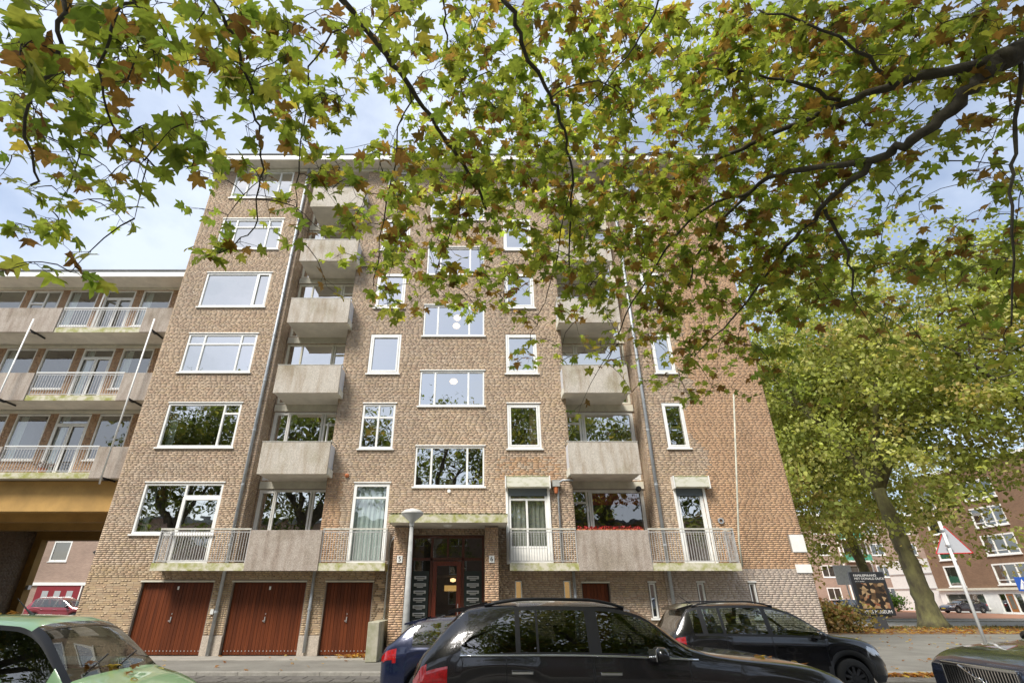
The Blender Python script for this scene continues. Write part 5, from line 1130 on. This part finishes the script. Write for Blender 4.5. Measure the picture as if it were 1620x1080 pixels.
# --- trees whose boughs hang into the view
def out_of_view(P, off, marg=.10):
    x, y, z = P[:, 0] + off[0], P[:, 1] + off[1], P[:, 2] + off[2] - CAMH
    d = y * _c + z * _s; u = x / np.maximum(d, .05); v = (y * _s - z * _c) / np.maximum(d, .05)
    inside = (d > 0) & (u > -956 / 801 * (766 / 956) - marg) & (u < 854 / 801 + marg) & (v > -.674 - marg) & (v < .674 + marg)
    near = (x ** 2 + y ** 2 + z ** 2) < 2.2 ** 2
    return ~inside & ~near
TREES = {}
def near_tree(key, label, loc, H, rt, cz, rad, seed):
    loc = Vector(loc)
    t = plane_tree(label, loc, H, rt, None, cz, rad, .42)
    me = crown_mesh('crown', seed, rad, 150, 50, .21, keep=lambda P: out_of_view(P, (loc.x, loc.y, loc.z)), center=(0, 0, cz), palette=DK); c = inst('crown', me, t); tag(c, kind='stuff')
    TREES[key] = (t, loc); return t
near_tree('A', 'plane tree whose heavy bough reaches over the right side of the street', (8.6, 1.2, ROADZ), 17, .42, 11.5, (6.5, 6.5, 5.6), 31)
near_tree('B', 'plane tree whose leafy boughs hang over the left and middle of the street', (-4.2, -4.2, ROADZ), 17.5, .42, 11.5, (7, 7, 6), 32)
for i, (x, y, d_) in enumerate(((-14, -3.2, 'opposite the passage'), (4.5, -6.5, 'across the street opposite the porch'), (19, -4, 'across the street opposite the poster'), (-24, -4, 'across the street beyond the passage'))):
    plane_tree('tall plane tree ' + d_, (x, y, ROADZ), 18, .4, crC, 12.2, (7.4, 7.4, 6.6), .36, (0, 0), i * 1.3)
# canopy over the picture: how much foliage the photograph shows in each field, 16 x 9 fields of the upper part
GRID = ['6777655778789887', '6777656778788865', '6666556888888733', '4445568998888523', '5412369999998422', '3102148899999656', '0000016748988433', '0000000023763113', '0000000001321000']
BR = {'A': [([(1700, 40, 7.0), (1620, 75, 6.3), (1585, 95, 6.1)], .15, .115), ([(1585, 95, 6.1), (1470, 118, 6.0), (1415, 135, 6.0), (1330, 165, 6.1), (1200, 222, 6.4), (1060, 285, 6.8), (1030, 300, 7.0)], .075, .016),
             ([(1585, 95, 6.1), (1540, 140, 5.9), (1480, 198, 5.8), (1420, 235, 5.8), (1375, 258, 5.8), (1300, 330, 6.0), (1235, 400, 6.3)], .10, .02), ([(1385, 255, 5.8), (1250, 272, 6.0), (1190, 300, 6.3), (1110, 390, 6.8), (1090, 450, 7.0)], .05, .012),
             ([(1330, 165, 6.1), (1260, 130, 6.0), (1150, 110, 6.0), (1060, 130, 6.2)], .03, .01), ([(1300, 330, 6.0), (1340, 400, 6.0), (1350, 470, 6.1)], .03, .008), ([(1235, 400, 6.3), (1180, 480, 6.6), (1100, 560, 7.0)], .025, .008), ([(1620, 75, 6.3), (1610, 220, 6.0), (1600, 330, 5.6), (1600, 520, 5.6)], .03, .008), ([(1415, 135, 6.), (1330, 60, 5.5), (1200, 10, 5.5)], .03, .01), ([(1190, 300, 6.3), (1090, 350, 6.6), (1000, 480, 7.0), (960, 570, 7.2)], .03, .008)],
      'B': [([(430, -160, 6.0), (540, 0, 5.4), (600, 75, 5.3), (650, 140, 5.3), (700, 215, 5.5), (740, 270, 5.7), (770, 330, 5.9)], .085, .018), ([(700, -150, 5.5), (800, 0, 5.0), (830, 80, 5.0), (870, 150, 5.2), (890, 205, 5.4), (905, 290, 5.8), (900, 420, 6.4)], .06, .012),
             ([(280, -150, 4.6), (340, 0, 4.2), (370, 60, 4.2), (395, 130, 4.2), (408, 200, 4.3), (412, 280, 4.4), (402, 360, 4.6), (345, 400, 4.7)], .035, .006), ([(60, -160, 4.4), (100, 0, 3.9), (90, 90, 3.8), (40, 190, 3.8), (60, 300, 3.9)], .04, .008), ([(170, -120, 4.2), (180, 20, 4.0), (160, 130, 3.9), (200, 230, 4.0), (270, 270, 4.2)], .03, .006), ([(1040, -160, 6.0), (1040, 0, 5.6), (990, 90, 5.6), (930, 170, 5.8)], .03, .008),
             ([(650, 140, 5.3), (620, 260, 5.3), (600, 400, 5.4), (590, 455, 5.4)], .022, .006), ([(740, 270, 5.7), (720, 350, 5.6), (690, 430, 5.5)], .02, .006), ([(560, 30, 5.4), (500, 90, 5.0), (480, 200, 4.9), (470, 310, 5.0)], .025, .006), ([(870, 150, 5.2), (960, 130, 5.5), (1010, 200, 5.9)], .02, .006), ([(905, 290, 5.8), (860, 480, 6.4), (835, 545, 6.6)], .018, .005), ([(740, -160, 6.2), (700, 0, 5.8), (720, 90, 5.8), (790, 180, 6.0)], .03, .008)]}
nodes = {'A': [], 'B': []}
ROOTS = {'A': Vector((8.4, 1.3, 6.6)), 'B': Vector((-4.0, -3.9, 7.6))}
for key, L in BR.items():
    t, loc = TREES[key]
    for i, (pts, r0, r1) in enumerate(L):
        P = [at(p[0], p[1], p[2] * (1.22 if key == 'A' else 1.12)) for p in pts]; r0 *= (.74 if key == 'A' else .40); r1 *= .85
        ofs = [(pts[0][0], pts[0][1])]
        if pts[0][1] < -50 or pts[0][0] > 1650:
            c = P[0]; P = [ROOTS[key], ROOTS[key].lerp(c, .5) + Vector((0, 0, .9))] + P
            rr_ = [r0 * 1.5, r0 * 1.25]
        else: rr_ = []
        # resample smoothly
        Q = []; 
        for k in range(len(P) - 1):
            a, b_, c, d_ = P[max(k - 1, 0)], P[k], P[k + 1], P[min(k + 2, len(P) - 1)]
            for s_ in range(5):
                u = s_ / 5; Q.append(.5 * ((2 * b_) + (c - a) * u + (2 * a - 5 * b_ + 4 * c - d_) * u * u + (3 * b_ - a - 3 * c + d_) * u ** 3))
        Q.append(P[-1]); n = len(Q); Q = [q + Vector((rnd.gauss(0, .015), rnd.gauss(0, .015), rnd.gauss(0, .015))) for q in Q]
        nb = len(rr_) * 5; R = [r0 * 1.5 + (r0 - r0 * 1.5) * min(1, k / max(nb, 1)) if k < nb else r0 + (r1 - r0) * ((k - nb) / (n - 1 - nb)) for k in range(n)]
        R = [q_ * rnd.uniform(.9, 1.12) for q_ in R]; b = MB(); b.tube([q - loc for q in Q], R, 10 if r0 > .05 else 7); b.build('branch', M_BARK, t, smooth=True)
        nodes[key] += [q for q in Q[nb:]]
# leaf clusters
clusters = {'A': [], 'B': []}
for row in range(9):
    for colm in range(16):
        d_ = int(GRID[row][colm])
        if not d_: continue
        cw, ch = 101.25, 72
        far = max(0, min(1, (colm - 3) / 7)) * .75 + .25 * (row / 8)
        cover = .098 * d_; od = -math.log(max(.045, 1 - cover))
        Rm = 4.5 + 4.6 * far
        area = .145 * (801 * .215 / Rm) ** 2 * 1.05
        nl = cw * ch * od / area / 5.2; nc = int(nl) + (1 if rnd.random() < nl - int(nl) else 0)
        for _ in range(nc):
            px, py = (colm + rnd.random()) * cw, (row + rnd.random()) * ch; Rr = Rm * rnd.uniform(.84, 1.32)
            key = 'A' if px > rnd.uniform(880, 1080) else 'B'
            clusters[key].append(at(px, py, Rr))
extra = {'B': [(318, 402, 4.7), (350, 395, 4.7), (380, 385, 4.6), (600, 455, 5.4), (835, 552, 6.6), (850, 535, 6.5), (690, 445, 5.5), (720, 415, 5.6)], 'A': [(1100, 570, 7.0), (1215, 595, 6.9), (1235, 585, 6.8), (1000, 620, 7.2), (1030, 600, 7.2), (960, 575, 7.2), (1595, 560, 5.7), (1520, 430, 5.8), (1580, 425, 5.8)]}
for k, L in extra.items(): clusters[k] += [at(p[0], p[1], p[2] * (1.22 if k == 'A' else 1.12)) for p in L]
for key in ('A', 'B'):
    t, loc = TREES[key]; N = np.array([tuple(q) for q in nodes[key]]); cl = clusters[key]
    cl.sort(key=lambda p: float(np.min(np.sum((N - np.array(p)) ** 2, 1))))
    cap_ = len(N) + len(cl) * 3 + 10; NN = np.empty((cap_, 3)); NN[:len(N)] = N; cnt = len(N)
    tw = MB(); LV = []
    for p in cl:
        pa = np.array(p); dd = np.sum((NN[:cnt] - pa) ** 2, 1) + .15 * np.maximum(0, pa[2] - NN[:cnt, 2]) ** 2; j = int(np.argmin(dd)); s_ = Vector(NN[j]); L = (p - s_).length
        mid = s_.lerp(p, .5) + Vector((rnd.uniform(-.1, .1), rnd.uniform(-.1, .1), .12 + rnd.uniform(-.05, .1))) * min(1, L)
        q1 = s_.lerp(mid, .5) + Vector((0, 0, .02)); q2 = mid.lerp(p, .5) + Vector((0, 0, .03 * L))
        r0 = min(.012, .004 + .004 * L); tw.tube([s_ - loc, q1 - loc, mid - loc, q2 - loc, p - loc], [r0, r0 * .85, r0 * .7, r0 * .55, .0022], 4, cap=False)
        for e in (mid, p): NN[cnt] = tuple(e); cnt += 1
        for k in range(rnd.choice((4, 5, 5, 6, 6))):
            base = mid.lerp(p, rnd.uniform(.25, 1.0)) if k else p
            ang = rnd.uniform(0, 2 * math.pi); out = Vector((math.cos(ang), math.sin(ang), rnd.uniform(-1.1, .25))).normalized()
            st = rnd.uniform(.05, .16); lp = base + out * st
            nrm = (Vector((0, 0, 1)) + Vector((rnd.gauss(0, .6), rnd.gauss(0, .6), rnd.gauss(0, .35)))).normalized()
            yv = (out + Vector((0, 0, -rnd.uniform(.1, .9)))); yv = yv - nrm * yv.dot(nrm); yv = yv.normalized() if yv.length > 1e-3 else nrm.orthogonal().normalized(); xv = yv.cross(nrm)
            M3 = np.array([tuple(xv), tuple(yv), tuple(nrm)]).T; sz = rnd.uniform(.085, .16)
            LV.append((lp - loc, M3, sz, rnd.randrange(6), leaf_col()))
            tw.tube([base - loc, lp - loc], [.0025, .0018], 3, cap=False)
    tag(tw.build('twigs', M_TWIG, t), kind='stuff')
    def big_(L):
        w = L[0] + loc; u, v = proj(w); ok = 0 < u < 1620 and 0 < v < 1080; return -(L[2] / (w - Vector((0, 0, CAMH))).length) if ok else 0
    LV.sort(key=big_); sel_, rest = LV[:300], LV[300:]
    shared = {}
    for (p, M3, s_, var, c) in sel_:
        k = (var, min(range(14), key=lambda q: 0) if False else rnd.randrange(5))
        if k not in shared: shared[k] = tri_mesh('leaf', LEAFV[var], LEAFF, np.tile(c, (NL + 1, 1)), M_LEAF)
        o = inst('leaf', shared[k], t); o.matrix_local = Matrix.Translation(p) @ Matrix(M3.tolist()).to_4x4() @ Matrix.Scale(s_, 4)
    o = inst('leaves', leaves_mesh('leaves', rest), t); tag(o, kind='stuff')
    print('canopy', key, len(cl), 'clusters', len(LV), 'leaves')
# --- fallen leaves
def litter(name, label, n, place, smin=.07, smax=.13):
    L = []
    for i in range(n):
        x, y, z = place(); nrm = Vector((rnd.gauss(0, .25), rnd.gauss(0, .25), 1)).normalized(); yv = Vector((rnd.uniform(-1, 1), rnd.uniform(-1, 1), 0)); yv = (yv - nrm * yv.dot(nrm)).normalized(); xv = yv.cross(nrm)
        c = rnd.choice([(.36, .17, .05), (.42, .24, .07), (.28, .11, .035), (.48, .36, .12), (.20, .09, .035)]); L.append(((x, y, z + .03), np.array([tuple(xv), tuple(yv), tuple(nrm)]).T, rnd.uniform(smin, smax), rnd.randrange(6), c))
    o = inst(name, leaves_mesh(name, L)); tag(o, label, 'leaves', kind='stuff')
litter('fallen_leaves', 'orange and brown leaves drifted along the kerb', 700, lambda: (rnd.uniform(7.5, 14), KY - abs(rnd.gauss(0, .12)), ROADZ + .01 + rnd.random() * .05))
litter('fallen_leaves', 'brown leaves heaped at the foot of the third garage pier', 240, lambda: (rnd.gauss(-3.75, .35), 18.1 + rnd.uniform(-.25, .3), .005 + rnd.random() * .05), .06, .1)
litter('fallen_leaves', 'scattered leaves over the pavement and road', 420, lambda: (rnd.uniform(-12, 24), rnd.uniform(14.9, 29), .0))
litter('fallen_leaves', 'thick carpet of russet leaves on the verge', 2600, lambda: (rnd.uniform(19, 50), rnd.uniform(29.2, 35.8), .01), .12, .22)
def fall_on(car, pts, what):
    base = car.matrix_basis
    for (x, y, z, s_) in pts:
        me = tri_mesh('fallen_leaf', LEAFV[rnd.randrange(6)], LEAFF, np.tile(rnd.choice([(.36, .15, .04), (.46, .30, .08), (.24, .10, .03)]), (NL + 1, 1)), M_LEAF)
        o = inst('fallen_leaf', me); o.matrix_world = base @ Matrix.Translation((x, y, z)) @ Matrix.Rotation(rnd.uniform(0, 6.3), 4, 'Z') @ Matrix.Rotation(rnd.uniform(-.3, .3), 4, 'X') @ Matrix.Scale(s_, 4); tag(o, 'brown fallen leaf lying on ' + what, 'leaf', 'fallen leaves on ' + what)
mt = lambda x: interp(MICRA['top'], x)
fall_on(micra, [(2.86, -.1, mt(2.86) + .03, .15), (2.95, .62, mt(2.95) - .02, .16), (2.8, -.35, mt(2.8) + .03, .1), (3.0, .0, mt(3.0) + .02, .09), (3.2, -.2, mt(3.2) + .02, .08), (1.1, .3, mt(1.1) + .01, .13), (1.35, .25, mt(1.35) + .01, .12), (2.9, .25, mt(2.9) + .03, .1)], 'the green hatchback')
st_ = lambda x: interp(SUV['top'], x)
fall_on(suv, [(3.7, -.55, st_(3.7) - .0, .12), (3.78, -.4, st_(3.78) + .01, .09), (3.9, -.6, st_(3.9) - .01, .09), (4.0, -.3, st_(4.0) + .01, .1), (4.1, -.5, st_(4.1) - .01, .08), (4.25, -.45, st_(4.25), .08), (.75, -.35, st_(.75) + .02, .1)], 'the dark SUV')
